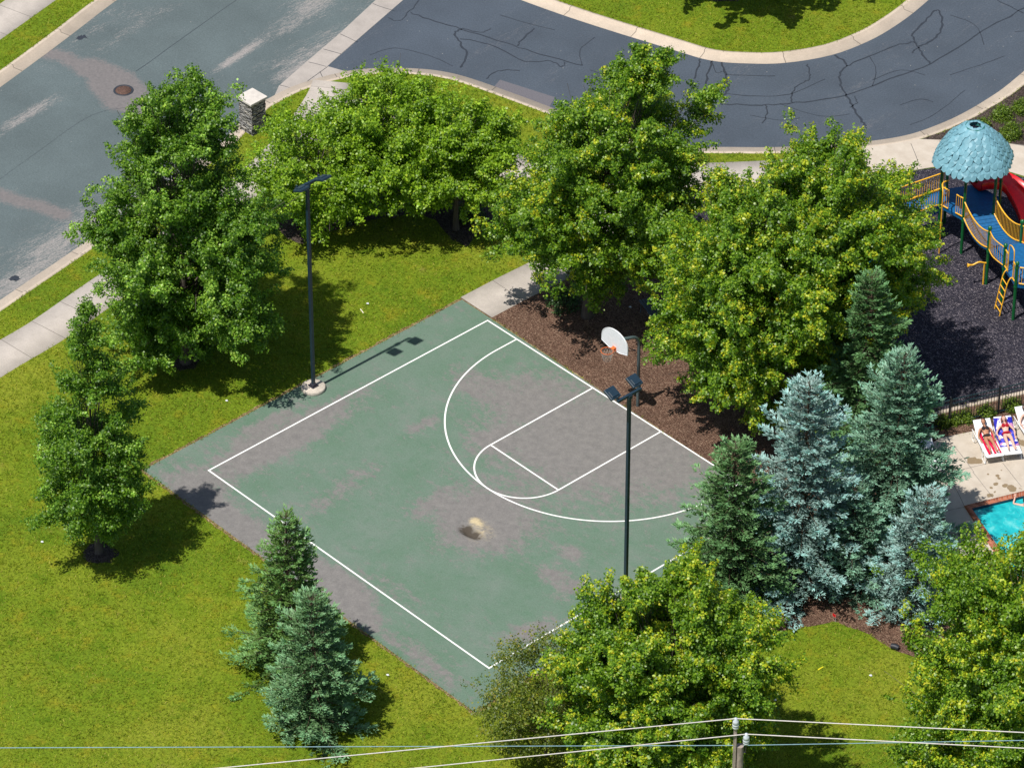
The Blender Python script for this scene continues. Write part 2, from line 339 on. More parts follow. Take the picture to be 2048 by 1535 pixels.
# court slab: bilinear grid between its four corners, painted on the top, worn by use
q0, q1, q2, q3 = G(286, 940), G(950, 1424), G(1569, 1023), G(924, 599.5)
slab_c = [q0, q1, q2, q3]
def build_court():
    N = 210; u = np.linspace(0, 1, N); U, Vv = np.meshgrid(u, u, indexing='ij')
    q = [np.array([p.x, p.y]) for p in slab_c]
    XY = (1-U)[..., None]*(1-Vv)[..., None]*q[0]+U[..., None]*(1-Vv)[..., None]*q[1]+U[..., None]*Vv[..., None]*q[2]+(1-U)[..., None]*Vv[..., None]*q[3]
    X, Y = XY[..., 0], XY[..., 1]
    def ell(px, py, rx, ry, ang=0.0, z=0.0):
        c = G(px, py, z); a = math.radians(ang); dx, dy = X-c.x, Y-c.y; e = (dx*math.cos(a)+dy*math.sin(a))/rx; g = (-dx*math.sin(a)+dy*math.cos(a))/ry
        return np.exp(-(e*e+g*g))
    wear = np.full_like(X, .30)
    for px, py, rx, ry, a, s in [(520, 895, 2.6, .9, 90, .75), (600, 870, 3.2, .6, 90, .45), (960, 1045, 1.7, 1.7, 0, 1.1), (1130, 860, 2.6, 3.2, 0, .55), (1240, 900, 2.8, 3.5, 0, .5), (950, 770, 1.3, .8, 0, .5), (1060, 790, 1.5, 1.4, 0, .45),
            (1350, 930, 2.5, 2.5, 0, .35), (680, 1170, 1.5, .7, 0, .8), (480, 1060, 2.6, .7, 0, .65), (620, 1140, 2.8, .6, 0, .6), (710, 1230, 1.5, .5, 0, .6), (400, 985, 2.0, .8, 0, .6), (640, 1010, 1.6, .5, 90, .35), (730, 940, 1.5, .5, 90, .35), (1110, 1150, .7, .5, 0, .6), (1140, 1180, .8, .4, 90, .5),
            (1060, 1260, 1.1, .5, 80, .7), (1140, 1105, .5, .4, 0, .55), (860, 1010, 1.2, .4, 90, .4), (840, 850, 1.0, .35, 90, .4), (985, 880, .8, .7, 0, .5), (860, 1330, 1.8, .4, 0, .5), (800, 1180, 1.5, .4, 0, .2), (540, 840, 1.5, .3, 90, .45), (700, 790, 1.3, .25, 90, .3), (640, 825, 1.5, .3, 90, .3)]:
        wear += s*ell(px, py, rx, ry, a)
    for px, py, rx, ry, a, s in [(620, 1330, 3, 1, 0, .4), (800, 1060, 2.2, 1.0, 40, .22), (1000, 1180, 2.0, 1.2, 0, .25), (900, 700, 2.5, .6, 90, .25), (760, 900, 1.6, 1.2, 0, .2), (1130, 800, .6, .3, 0, .3)]:
        wear -= s*ell(px, py, rx, ry, a)
    dirt = 1.5*ell(952, 1043, .24, .20)+.5*ell(958, 1062, .5, .6)+.25*ell(965, 1075, .9, .9)
    pit_shade = 1.05*ell(943, 1066, .50, .30, 8)+.6*ell(932, 1055, .2, .2)  # shade on the pothole's near wall, painted into the colour as a dark tone
    rn = RNG.random(X.shape)
    hole = ell(943, 1064, .50, .26, 8); Z = .012-.17*np.clip(hole*1.5-.35, 0, 1)-.03*rn*(hole > .25)+.035*ell(951, 1041, .28, .15)*(.6+.6*rn)
    dirt = dirt*(.6+.7*rn); pit_shade = pit_shade*(.55+.8*rn)
    V = np.stack([X, Y, Z], -1).reshape(-1, 3); I = np.arange(N*N).reshape(N, N)
    F = np.stack([I[:-1, :-1], I[1:, :-1], I[1:, 1:], I[:-1, 1:]], -1).reshape(-1, 4)
    o = mesh_np('court', V, F, M['court'], None, {'wear': ('POINT', wear.ravel()), 'dirt': ('POINT', dirt.ravel()), 'pit_shade': ('POINT', pit_shade.ravel())}, True); tag(o, kind='structure')
build_court()
# painted lines
def court_lines():
    ft = .3048; m = MB(); z = .017; wd = .032
    WX, LY = 7.588, 13.775; x0 = -.07; rim = -.982
    def seg(a, b):
        a = Vector((a[0], a[1], z)); b = Vector((b[0], b[1], z)); t = (b-a).normalized(); n = Vector((-t.y, t.x, 0))*wd
        L = (b-a).length; k = max(2, int(L/.25)); L1, L2 = [], []
        for i in range(k+1):
            p = a+(b-a)*(i/k); j = random.uniform(-.004, .004); L1.append(p+n*(1+j*8)); L2.append(p-n*(1+j*8))
        for i in range(k): m.add([L1[i], L2[i], L2[i+1], L1[i+1]], [(0, 1, 2, 3)])
    def arc(cx, cy, r, a0, a1, k=80, zz=.0175):
        for i in range(k):
            t0 = a0+(a1-a0)*i/k; t1 = a0+(a1-a0)*(i+1)/k
            m.add([(cx+(r-wd)*math.cos(t0), cy+(r-wd)*math.sin(t0), zz), (cx+(r+wd)*math.cos(t0), cy+(r+wd)*math.sin(t0), zz), (cx+(r+wd)*math.cos(t1), cy+(r+wd)*math.sin(t1), zz), (cx+(r-wd)*math.cos(t1), cy+(r-wd)*math.sin(t1), zz)], [(0, 1, 2, 3)])
    xl, xr = x0-WX, x0+WX; e = wd
    seg((xl-e, 0), (xr+e, 0)); seg((xl, -e), (xl, -LY+e)); seg((xr, -e), (xr, -LY+e)); seg((xl-e, -LY), (xr+e, -LY))
    fl = -5.173
    for s in (-1, 1): seg((s*1.829, -e), (s*1.829, fl)); seg((s*6.02, -e), (s*6.02, rim))
    seg((-1.829+e, fl), (1.829-e, fl))
    arc(0, fl, 1.829, math.pi, 2*math.pi, 60); arc(0, rim, 6.02, math.pi, 2*math.pi, 120, .0185)
    m.build('court_lines', M['line'], kind='structure')
court_lines()

# curb lines (back of curb = lawn edge), as plan polylines at lawn level
main_edge = smooth_line(P2([(-420, 905), (-200, 758), (0, 622), (91, 560), (182, 498), (330, 392), (455, 300), (500, 252), (535, 217), (564, 200), (595, 184), (628, 172), (670, 160), (720, 150), (780, 147), (840, 149), (885, 155), (930, 167), (1001, 192), (1074, 219), (1160, 252), (1240, 281), (1320, 299), (1397, 305), (1464, 306), (1560, 306), (1680, 300), (1770, 291), (1838, 278), (1898, 257), (1948, 234), (1999, 204), (2048, 169), (2150, 80), (2250, -10)]), 4)
island_edge = smooth_line(P2([(2010, -190), (1880, -60), (1815, 0), (1765, 37), (1715, 65), (1648, 90), (1564, 104), (1498, 105), (1431, 100), (1364, 81), (1214, 35), (1104, -2), (1000, -42), (900, -90)]), 4)
far_edge = smooth_line(P2([(300, -78), (190, 0), (109, 62), (0, 142), (-200, 285), (-420, 440)]), 4)
main_poly = main_edge+[G(2500, 300), G(2900, 1500), G(2300, 2300), G(-200, 2500), G(-900, 1500)]
pool_o = [G(1928, 1013), G(2048, 983), G(2260, 930), G(2360, 1120), G(2060, 1215)]
pool_i = [G(1943, 1018), G(2048, 992.5), G(2240, 946), G(2330, 1110), G(2066, 1196)]
inset = [slab_c[i]*.985+(slab_c[0]+slab_c[1]+slab_c[2]+slab_c[3])*.00375 for i in range(4)]
def wob(poly, amp=.03, step=.25):
    out = []
    for i in range(len(poly)):
        a, b = poly[i], poly[(i+1) % len(poly)]; k = max(1, int((b-a).length/step))
        for j in range(k): p = a.lerp(b, j/k); out.append(p+Vector((random.uniform(-amp, amp), random.uniform(-amp, amp), 0)))
    return out
MB().prism(main_poly, -.55, 0.0, [inset, pool_o]).build('lawn', M['grass'], kind='structure')
MB().prism(island_edge+[G(600, -400), G(1400, -900), G(2200, -500)], -.55, 0.0).build('island_lawn', M['grass'], kind='structure')
MB().prism(far_edge+[G(-900, 300), G(-300, -500), G(200, -300)], -.55, 0.0).build('verge_lawn', M['grass'], kind='structure')
# dead grass fringe round the slab
fr = MB(); cen = (q0+q1+q2+q3)/4
outer = [p+(p-cen).normalized()*.17 for p in slab_c]
fo = wob(outer, .05, .16); fr.sheet(fo, .005, [inset]).build('dead_grass_fringe', M['dead'], kind='structure')

def ribbon(m, pts, wd, z, k=5, jit=.25):
    wd *= .66
    L = smooth_line([G(x, y, z) for x, y in pts], k); A = []; B = []
    for i, p in enumerate(L):
        t = (L[min(i+1, len(L)-1)]-L[max(i-1, 0)]).normalized(); n = Vector((-t.y, t.x, 0)); ww = wd*(1+random.uniform(-jit, jit)); o = n*random.uniform(-.05, .05)*(1 if wd > .04 else .3)
        A.append(p+n*ww/2+o); B.append(p-n*ww/2+o)
    for i in range(len(L)-1): m.add([B[i], B[i+1], A[i+1], A[i]], [(0, 1, 2, 3)])
# street: a wide grid under everything at road level
def build_street():
    a, b_ = G(-600, 830, RD), G(1400, -560, RD); t = (b_-a).normalized(); n = Vector((-t.y, t.x, 0)); L = (b_-a).length
    Nx, Ny = 420, 190; W0, W1 = -8.0, 24.0
    s = np.linspace(0, L, Nx); d = np.linspace(W0, W1, Ny); S, D = np.meshgrid(s, d, indexing='ij')
    X = a.x+t.x*S+n.x*D; Y = a.y+t.y*S+n.y*D
    wear = np.full_like(X, .34)
    def line(p, q, wd, amt, nz=0):
        nonlocal wear
        p, q = G(*p, RD), G(*q, RD); dx, dy = q.x-p.x, q.y-p.y; LL = math.hypot(dx, dy); ux, uy = dx/LL, dy/LL
        al = (X-p.x)*ux+(Y-p.y)*uy; pe = np.abs(-(X-p.x)*uy+(Y-p.y)*ux)
        wear += amt*np.exp(-(pe/wd)**2)*1/(1+np.exp(-(al)/.25))*1/(1+np.exp((al-LL)/.25))
    patch = np.zeros_like(X)
    def pl(pts, wd):
        nonlocal patch
        for p, q in zip(pts[:-1], pts[1:]):
            p, q = G(*p, RD), G(*q, RD); dx, dy = q.x-p.x, q.y-p.y; LL = dx*dx+dy*dy
            tt = np.clip(((X-p.x)*dx+(Y-p.y)*dy)/LL, 0, 1); dd = np.hypot(X-p.x-tt*dx, Y-p.y-tt*dy); patch = np.maximum(patch, np.clip((wd-dd)/.75+.5, 0, 1))
    pl([(80, 103), (130, 114), (172, 140), (225, 160)], .42); pl([(-10, 385), (40, 403), (80, 412), (125, 430)], .40); pl([(180, 135), (215, 150)], .75); pl([(225, 165), (255, 195)], 1.05); pl([(240, 200), (295, 215)], .8)
    line((0, 262), (110, 192), .35, .55); line((430, 143), (520, 82), .28, .75); line((520, 82), (660, 0), .6, .35); line((560, 175), (840, -10), 1.5, .50); line((-50, 610), (460, 270), .9, .55); line((60, 145), (260, 5), .8, .3)
    line((30, 500), (200, 390), 1.0, .12); line((190, 110), (340, 0), .5, .22); line((590, 20), (740, -60), .7, .3)
    V = np.stack([X, Y, np.full_like(X, RD)], -1).reshape(-1, 3); I = np.arange(Nx*Ny).reshape(Nx, Ny); F = np.stack([I[:-1, :-1], I[1:, :-1], I[1:, 1:], I[:-1, 1:]], -1).reshape(-1, 4)
    o = mesh_np('street', V, F, M['street'], None, {'wear': ('POINT', wear.ravel()), 'patch': ('POINT', patch.ravel())}); tag(o, kind='structure')
    m = M['street']; nt = m.node_tree; bs = nt.nodes['Principled BSDF']; src = bs.inputs['Base Color'].links[0].from_socket
    at = nt.nodes.new('ShaderNodeAttribute'); at.attribute_name = 'patch'; mx = nt.nodes.new('ShaderNodeMix'); mx.data_type = 'RGBA'
    no = nt.nodes.new('ShaderNodeTexNoise'); no.inputs['Scale'].default_value = 9; no.inputs['Detail'].default_value = 8; no.inputs['Roughness'].default_value = .8; tc = nt.nodes.new('ShaderNodeTexCoord'); nt.links.new(tc.outputs['Object'], no.inputs[0])
    cr = nt.nodes.new('ShaderNodeValToRGB'); cr.color_ramp.elements[0].color = (.115, .105, .105, 1); cr.color_ramp.elements[1].color = (.225, .20, .195, 1); cr.color_ramp.elements[0].position = .25; cr.color_ramp.elements[1].position = .75; nt.links.new(no.outputs[0], cr.inputs[0])
    sb = nt.nodes.new('ShaderNodeMath'); sb.operation = 'MULTIPLY_ADD'; sb.inputs[1].default_value = 1.4; sb.inputs[2].default_value = -.7; nt.links.new(no.outputs[0], sb.inputs[0])
    sm = nt.nodes.new('ShaderNodeMath'); sm.operation = 'ADD'; nt.links.new(at.outputs['Fac'], sm.inputs[0]); nt.links.new(sb.outputs[0], sm.inputs[1])
    ml = nt.nodes.new('ShaderNodeMapRange'); ml.inputs[1].default_value = .35; ml.inputs[2].default_value = .75; ml.inputs[4].default_value = .85; nt.links.new(sm.outputs[0], ml.inputs[0])
    nt.links.new(ml.outputs[0], mx.inputs[0]); nt.links.new(src, mx.inputs[6]); nt.links.new(cr.outputs[0], mx.inputs[7]); nt.links.new(mx.outputs[2], bs.inputs['Base Color'])
build_street()
# driveway asphalt, one sheet just above the street level, its pan across the mouth
drive = P2([(655, 133), (672, 190), (800, 260), (1100, 330), (1400, 400), (1800, 380), (2100, 260), (2400, 60), (2200, -300), (1500, -250), (900, -60), (811, -4)], RD)
dm = MB().sheet(drive, RD+.006).build('driveway', M['drive'], kind='structure')
for nm in ('wear',):
    a = dm.data.attributes.new(nm, 'FLOAT', 'POINT'); a.data.foreach_set('value', np.full(len(dm.data.vertices), .38, np.float32))
gm = mat_conc('cross_gutter_concrete', (.36, .325, .295), 0, 0, .12)
MB().sheet(P2([(535, 222), (558, 172), (620, 118), (680, 67), (752, 0), (900, -135), (965, -135), (807, 0), (680, 110), (655, 133), (690, 143), (760, 139), (800, 150), (760, 190), (640, 190)], RD), RD+.012).build('cross_gutter', gm, kind='structure')
gj = MB()
for p_ in ([(745, 7), (768, 16), (790, 22)], [(680, 68), (697, 76), (716, 84)], [(646, 98), (682, 108)], [(617, 124), (653, 133)], [(560, 170), (576, 174), (593, 180)], [(593, 179), (655, 133)], [(640, 143), (648, 163)], [(720, 141), (722, 150)]): ribbon(gj, p_, .035, RD+.0165, 2, .2)
gj.build('gutter_joint', M['seal'], kind='structure')
cs = MB()
zc = RD+.011
for pts, wd in [([(776, 36), (798, 41), (820, 22), (842, -6)], .07), ([(820, 25), (870, 42), (924, 58), (1010, 86), (1080, 108), (1165, 131)], .09), ([(924, 58), (910, 66), (920, 85), (934, 112), (920, 135)], .13), ([(920, 77), (980, 90), (1050, 122), (1100, 122), (1124, 133), (1130, 124)], .08), ([(924, 56), (960, 64), (982, 57)], .07), ([(1034, 92), (1045, 78), (1070, 57)], .10),
        ([(1180, 140), (1260, 165), (1340, 178)], .05), ([(1500, 230), (1560, 240), (1600, 236)], .04), ([(1745, 160), (1800, 140), (1850, 150)], .05), ([(1900, 150), (1960, 130), (2010, 112)], .05), ([(1000, 30), (1060, 48), (1110, 60)], .05), ([(1900, 30), (1950, 50), (1968, 90)], .05), ([(1560, 208), (1640, 232), (1700, 228)], .045), ([(1190, 75), (1160, 100), (1165, 131)], .05), ([(1740, 113), (1752, 140), (1745, 172)], .05), ([(740, 110), (790, 96), (860, 112), (905, 132)], .045), ([(1820, 250), (1870, 228), (1930, 180)], .04), ([(974, 158), (995, 142), (1040, 141)], .08), ([(1400, 118), (1396, 135), (1390, 158)], .10), ([(1425, 120), (1415, 150), (1408, 182)], .12), ([(1444, 122), (1450, 148), (1456, 172), (1450, 187), (1420, 197)], .14), ([(1452, 149), (1500, 151), (1550, 152)], .06), ([(1424, 122), (1432, 145), (1445, 142)], .05),
        ([(1454, 187), (1510, 192), (1580, 188), (1650, 158)], .06), ([(1614, 128), (1620, 150), (1616, 160), (1592, 172), (1585, 188), (1584, 205)], .09), ([(1670, 110), (1692, 128), (1680, 150), (1682, 170), (1694, 192), (1706, 215), (1722, 240), (1732, 252)], .13), ([(1692, 132), (1740, 113), (1790, 92), (1828, 84)], .10), ([(1710, 192), (1714, 205), (1700, 215)], .07),
        ([(1440, 207), (1500, 210), (1560, 208), (1640, 200), (1700, 189), (1780, 158), (1862, 127), (1950, 72), (2020, 32), (2060, 10)], .10), ([(1532, 210), (1534, 222), (1526, 246)], .08), ([(1862, 127), (1842, 104), (1830, 84), (1826, 68), (1850, 42), (1872, 20), (1884, 34), (1882, 60), (1862, 82), (1838, 93)], .12), ([(1838, 94), (1830, 100), (1825, 107)], .10), ([(1800, 210), (1840, 198), (1866, 204)], .06), ([(1978, -8), (2010, 8), (2048, 26)], .08), ([(2030, 64), (2060, 60)], .06)]:
    ribbon(cs, pts, wd, zc)
cs.build('asphalt_crack_seal', M['seal'], kind='structure')
patchm = MB().sheet(P2([(1000, 160), (1110, 195), (1098, 216), (985, 178)], RD), RD+.011).build('asphalt_repair_patch', plain('patch_asphalt', (.13, .125, .14), .9, .2, var=.2, scale=30), kind='structure')
sj = MB(); ribbon(sj, [(272, 143), (360, 80), (480, -5)], .035, RD+.004, 4, .3); ribbon(sj, [(-20, 372), (80, 300), (180, 232), (250, 215)], .02, RD+.004, 4, .5)
for q_ in ([(155, 74), (163, 75), (172, 73)], [(158, 462), (167, 461), (174, 464)], [(20, 560), (30, 556), (38, 559)]): ribbon(sj, q_, .42, RD+.004, 3, .5)
sj.build('street_seam', M['seal'], kind='structure')
CURBP = [(0.0, .001), (-.15, .004), (-.19, RD+.02), (-.60, RD+.012), (-.61, RD-.05)]
def flip(p): return [(-a, b) for a, b in p][::-1]
CO = [(.02, -.1), (.02, .006), (-.15, .006), (-.185, RD+.035), (-.62, RD+.022), (-.625, RD-.05)]
sweep('curb', main_edge, flip(CO), M['curb'], kind='structure')
sweep('island_curb', island_edge, flip(CO), M['curb'], kind='structure')
sweep('far_curb', far_edge, flip(CO), M['curb'], kind='structure')
# sidewalks
WALKS = []
def walk(name, pts, wd, z=.014, mat=None):
    L = smooth_line(P2(pts), 5); WALKS.append((L, wd)); sweep(name, L, [(-wd/2, -.05), (-wd/2, z), (wd/2, z), (wd/2, -.05)][::-1], mat or M['walk'], kind='structure')
walk('far_sidewalk', [(-330, 278), (-150, 150), (0, 44), (62, 0), (200, -98)], 1.75)
walk('sidewalk', [(-420, 985), (-150, 811), (0, 717), (90, 664), (188, 596), (330, 498), (450, 414), (530, 345), (585, 290), (625, 240), (655, 195), (668, 164)], 1.75)
walk('park_path', [(690, 218), (780, 236), (860, 262), (930, 294), (1015, 330), (1100, 348), (1250, 360), (1400, 352), (1560, 345), (1700, 332), (1800, 315), (1900, 305), (2000, 310), (2100, 325), (2300, 370)], 1.75, .018)
MB().sheet(P2([(1700, 300), (1775, 290), (1838, 279), (1920, 282), (2004, 286), (2060, 295), (2160, 310), (2160, 375), (2048, 353), (1995, 337), (1930, 332), (1866, 335), (1794, 347), (1720, 352), (1640, 345)]), .0225).build('plaza_slab', M['pooldeck'], kind='structure')
walk('court_path', [(951.5, 615.5), (1021, 579), (1095, 542), (1160, 505), (1205, 465), (1215, 420), (1190, 360)], 1.78, .021)
js = MB()
for a, b_ in [((1822, 287), (1840, 333)), ((1988, 286), (1975, 336)), ((1080, 550), (1122, 580)), ((1880, 281), (1886, 333))]: ribbon(js, [a, b_], .03, .027, 2, .1)
js.build('slab_joint', M['seal'], kind='structure')
# mulch and rubber surfaces
mul = P2([(979.5, 633), (1020, 611), (1075, 580), (1122, 560), (1180, 520), (1240, 480), (1300, 520), (1420, 620), (1560, 720), (1700, 800), (1830, 832), (1925, 814), (2043, 786), (2200, 750), (2220, 800), (2048, 838), (1944, 864), (1900, 878), (1897, 960), (1922, 1080), (1978, 1200), (1990, 1290), (1880, 1330), (1790, 1300), (1740, 1268), (1672, 1243), (1560, 1262), (1440, 1230), (1345, 1150), (1400, 1105), (1530, 1045), (1560, 1018)])
MB().sheet(wob(mul, .04, .4), .008).build('mulch_bed', M['mulch'], kind='structure')
bed_a = P2([(552, 455), (575, 478), (604, 487), (640, 470), (707, 452), (780, 432), (835, 428), (872, 442), (905, 478), (935, 492), (952, 470), (1000, 440), (1005, 395), (930, 350), (820, 325), (680, 330), (580, 380)])
MB().sheet(wob(bed_a, .08, .35), .007).build('tree_bed', M['darkmulch'], kind='structure')
MB().sheet(wob(P2([(1842, 279), (1899, 258), (1949, 235), (2000, 205), (2049, 170), (2152, 82), (2260, 300), (2160, 312), (2048, 293), (2004, 284), (1920, 281)]), .03, .4), .009).build('shrub_bed', M['darkmulch'], kind='structure')
MB().sheet(wob(P2([(1180, 520), (1205, 470), (1225, 400), (1300, 385), (1500, 372), (1640, 356), (1720, 354), (1794, 348), (1866, 336), (1930, 333), (1995, 338), (2048, 355), (2160, 378), (2260, 560), (2200, 748), (2043, 784), (1925, 812), (1830, 830), (1700, 798), (1560, 718), (1420, 618), (1300, 518), (1240, 478)]), .02, .5), .0125).build('rubber_play_surface', M['rubber'], kind='structure')
for c in [(368, 722), (198, 1106)]:
    g = G(*c); MB().sheet([g+Vector((math.cos(a)*r, math.sin(a)*r, 0)) for a, r in [(2*math.pi*i/20, random.uniform(.5, .75)) for i in range(20)]], .006).build('tree_ring_mulch', M['darkmulch'], kind='structure')
g = G(1440, -35); MB().sheet([g+Vector((math.cos(a)*r, math.sin(a)*r, 0)) for a, r in [(2*math.pi*i/20, random.uniform(1.4, 1.7)) for i in range(20)]], .006).build('island_tree_ring', M['darkmulch'], kind='structure')
ed = sweep('playground_edging', smooth_line(P2([(1700, 872), (1850, 834), (1923, 815), (1975, 803), (2043, 787), (2220, 742)]), 3), [(.08, 0), (.08, .07), (-.08, .07), (-.08, 0)], M['curb'], kind='structure')
# pool deck
def pool():
    dk = P2([(1858, 890), (1880, 876), (1944, 863), (2048, 838), (2230, 795), (2420, 1130), (2080, 1330), (1985, 1240), (1940, 1170), (1900, 1080), (1872, 970)])
    m = MB().prism(dk, -.02, .020, [pool_o]); o = m.build('pool_deck', M['pooldeck'], kind='structure')
    # fine grid sheet that carries the wet footprints by the pool edge
    a, b_, c, d = G(1925, 893), G(2075, 860), G(2085, 970), G(1935, 1006); N = 90; u = np.linspace(0, 1, N); U, W = np.meshgrid(u, u, indexing='ij')
    A = [np.array(x) for x in (a, b_, c, d)]; XYZ = (1-U)[..., None]*(1-W)[..., None]*A[0]+U[..., None]*(1-W)[..., None]*A[1]+U[..., None]*W[..., None]*A[2]+(1-U)[..., None]*W[..., None]*A[3]
    wet = np.zeros((N, N))
    for px, py, r, s in [(1946, 920, .20, 1), (1955, 922, .17, 1), (1942, 924, .14, .9), (1994, 951, .09, .8), (1998, 956, .07, .8), (1991, 968, .13, .75), (2009, 970, .12, .8), (2023, 975, .17, .9), (2025, 980, .12, .9), (1982, 975, .08, .8), (1980, 990, .14, .8), (2041, 977, .09, .6), (1976, 948, .06, .7), (2003, 940, .05, .7), (2036, 885, .3, .8), (1990, 983, .1, .6), (2012, 990, .09, .6)]:
        g = G(px, py, .02); wet = np.maximum(wet, s*np.exp(-(((XYZ[..., 0]-g.x)**2+(XYZ[..., 1]-g.y)**2)/(r*r*1.3))))
    XYZ[..., 2] = .0245; I = np.arange(N*N).reshape(N, N); F = np.stack([I[:-1, :-1], I[:-1, 1:], I[1:, 1:], I[1:, :-1]], -1).reshape(-1, 4)
    p0, p1, p2 = XYZ[0, 0], XYZ[0, 1], XYZ[1, 1]
    if np.cross(p1-p0, p2-p0)[2] < 0: F = F[:, ::-1]
    w_ = mesh_np('wet_deck_patch', XYZ.reshape(-1, 3), F, M['pooldeck'], None, {'wet': ('POINT', wet.ravel())}); tag(w_, kind='structure')
    jm = MB()
    for p, q in [((1905, 943), (2100, 896)), ((1908, 890), (1948, 944)), ((1945, 943), (1985, 994)), ((1960, 895), (1965, 905)), ((2005, 925), (2043, 972)), ((1903, 960), (1929, 1012)), ((1890, 1022), (1928, 1013))]: ribbon(jm, [p, q], .018, .029, 2, .1)
    jm.build('deck_joint', M['seal'], kind='structure')
    # coping, walls, water
    V = []; S = []; s = 0
    for i in range(6):
        po, pi = pool_o[i % 5], pool_i[i % 5]
        if i: s += (po-pool_o[(i-1) % 5]).length
        for p, z in ((po, -.05), (po, .055), (pi, .055), (pi, -.9)): V.append((p.x, p.y, z)); S.append(s)
    F = [(i*4+j, (i+1)*4+j, (i+1)*4+j+1, i*4+j+1) for i in range(5) for j in range(3)]
    o = mesh_np('pool_coping', V, F, M['brick'], None, {'s': ('POINT', S)}); tag(o, kind='structure')
    cx = sum(pool_i, Vector())/5; tw = MB(); n = 5
    pin = [p+(cx-p).normalized()*.01 for p in pool_i]
    for i in range(n):
        a, b_ = pin[i], pin[(i+1) % n]; tw.add([(a.x, a.y, .045), (b_.x, b_.y, .045), (b_.x, b_.y, -.5), (a.x, a.y, -.5)], [(0, 1, 2, 3)])
    tw.build('pool_wall', plain('dark_waterline_tile', (.012, .05, .09), .3, .5), kind='structure')
    MB().sheet([p+(cx-p).normalized()*.015 for p in pool_i], -.07).build('pool_water', M['water'], kind='structure')
pool()

# grass blades standing on the lawns: far too many to count, one object
def grass_tufts():
    rng = np.random.default_rng(5); n0 = 400000
    c4 = [G(-60, -60), G(2110, -60), G(2110, 1600), G(-60, 1600)]; X = np.array([[p.x, p.y] for p in c4]); lo, hi = X.min(0), X.max(0)
    P = lo+(hi-lo)*rng.random((n0, 2))
    def inside(P, poly):
        q = np.array([[p[0], p[1]] for p in poly]); r = np.zeros(len(P), bool); j = len(q)-1
        for i in range(len(q)):
            a, b = q[i], q[j]; c = (a[1] > P[:, 1]) != (b[1] > P[:, 1]); xx = (b[0]-a[0])*(P[:, 1]-a[1])/((b[1]-a[1]) or 1e-9)+a[0]; r ^= c & (P[:, 0] < xx); j = i
        return r
    P = P[inside(P, [c4[0], c4[1], c4[2], c4[3]])]
    far_poly = far_edge+[G(-900, 300), G(-300, -500), G(200, -300)]; isl = island_edge+[G(600, -400), G(1400, -900), G(2200, -500)]
    P = P[inside(P, main_poly) | inside(P, far_poly) | inside(P, isl)]
    sc = sum(slab_c, Vector())/4; slab_s = [p+(sc-p).normalized()*.05 for p in slab_c]; gap = [(1700, 300), (1775, 290), (1838, 279), (1905, 262), (1955, 236), (2006, 204), (2055, 169), (2160, 82), (2300, 300), (2160, 375), (1640, 350)]
    for ex in (slab_s, bed_a, mul, P2(gap), P2([(1180, 520), (1205, 470), (1225, 385), (1500, 365), (1794, 345), (2160, 340), (2260, 560), (2200, 748), (1830, 830), (1420, 618)]), P2([(1858, 890), (2048, 838), (2230, 795), (2420, 1130), (2080, 1330), (1985, 1240), (1900, 1080)])): P = P[~inside(P, ex)]
    for L, wd in WALKS:
        q = np.array([[p.x, p.y] for p in L])
        for a, b in zip(q[:-1], q[1:]):
            d = b-a; t = np.clip(((P-a) @ d)/(d @ d), 0, 1); P = P[np.hypot(*(P-a-t[:, None]*d).T) > wd/2+.01]
    for cx in (G(368, 722), G(198, 1106)): P = P[np.hypot(P[:, 0]-cx.x, P[:, 1]-cx.y) > .55]
    k = np.repeat(np.arange(len(P)), 3); m = len(k); B = np.concatenate([P[k]+rng.normal(size=(m, 2))*.035, np.zeros((m, 1))], 1)
    a = rng.random(m)*6.283; side_ = np.stack([np.cos(a), np.sin(a), 0*a], 1); b2 = rng.random(m)*6.283; h = .035+.045*rng.random(m)**1.5; w_ = .012+.012*rng.random(m)
    T = B+np.stack([np.cos(b2)*h*1.1, np.sin(b2)*h*1.1, h], 1); V = np.stack([B-side_*w_[:, None], B+side_*w_[:, None], T], 1).reshape(-1, 3)
    b = NB('grass_blades'); g = b.n('ShaderNodeNewGeometry'); big = b.noise(.3, 4); mt = b.ramp(g.outputs['Random Per Island'], [(0, (.120, .195, .008)), (.5, (.225, .305, .014)), (.85, (.32, .37, .025)), (1, (.46, .43, .09))])
    mt = b.mix(1.0, mt, b.ramp(big, [(.35, .8), (.65, 1.15)]), 'MULTIPLY'); b.fin(mt, .8, .2); tr = b.n('ShaderNodeBsdfTranslucent'); b.l(mt, tr.inputs[0]); mx = b.n('ShaderNodeMixShader'); mx.inputs[0].default_value = .35; b.l(b.p.outputs[0], mx.inputs[1]); b.l(tr.outputs[0], mx.inputs[2]); b.l(mx.outputs[0], b.t.nodes['Material Output'].inputs[0])
    o = mesh_np('grass', V, np.arange(len(V)).reshape(-1, 3), b.m); tag(o, 'short green grass blades covering the lawns around the court', 'grass', kind='stuff')
    print('tufts', len(P))
grass_tufts()

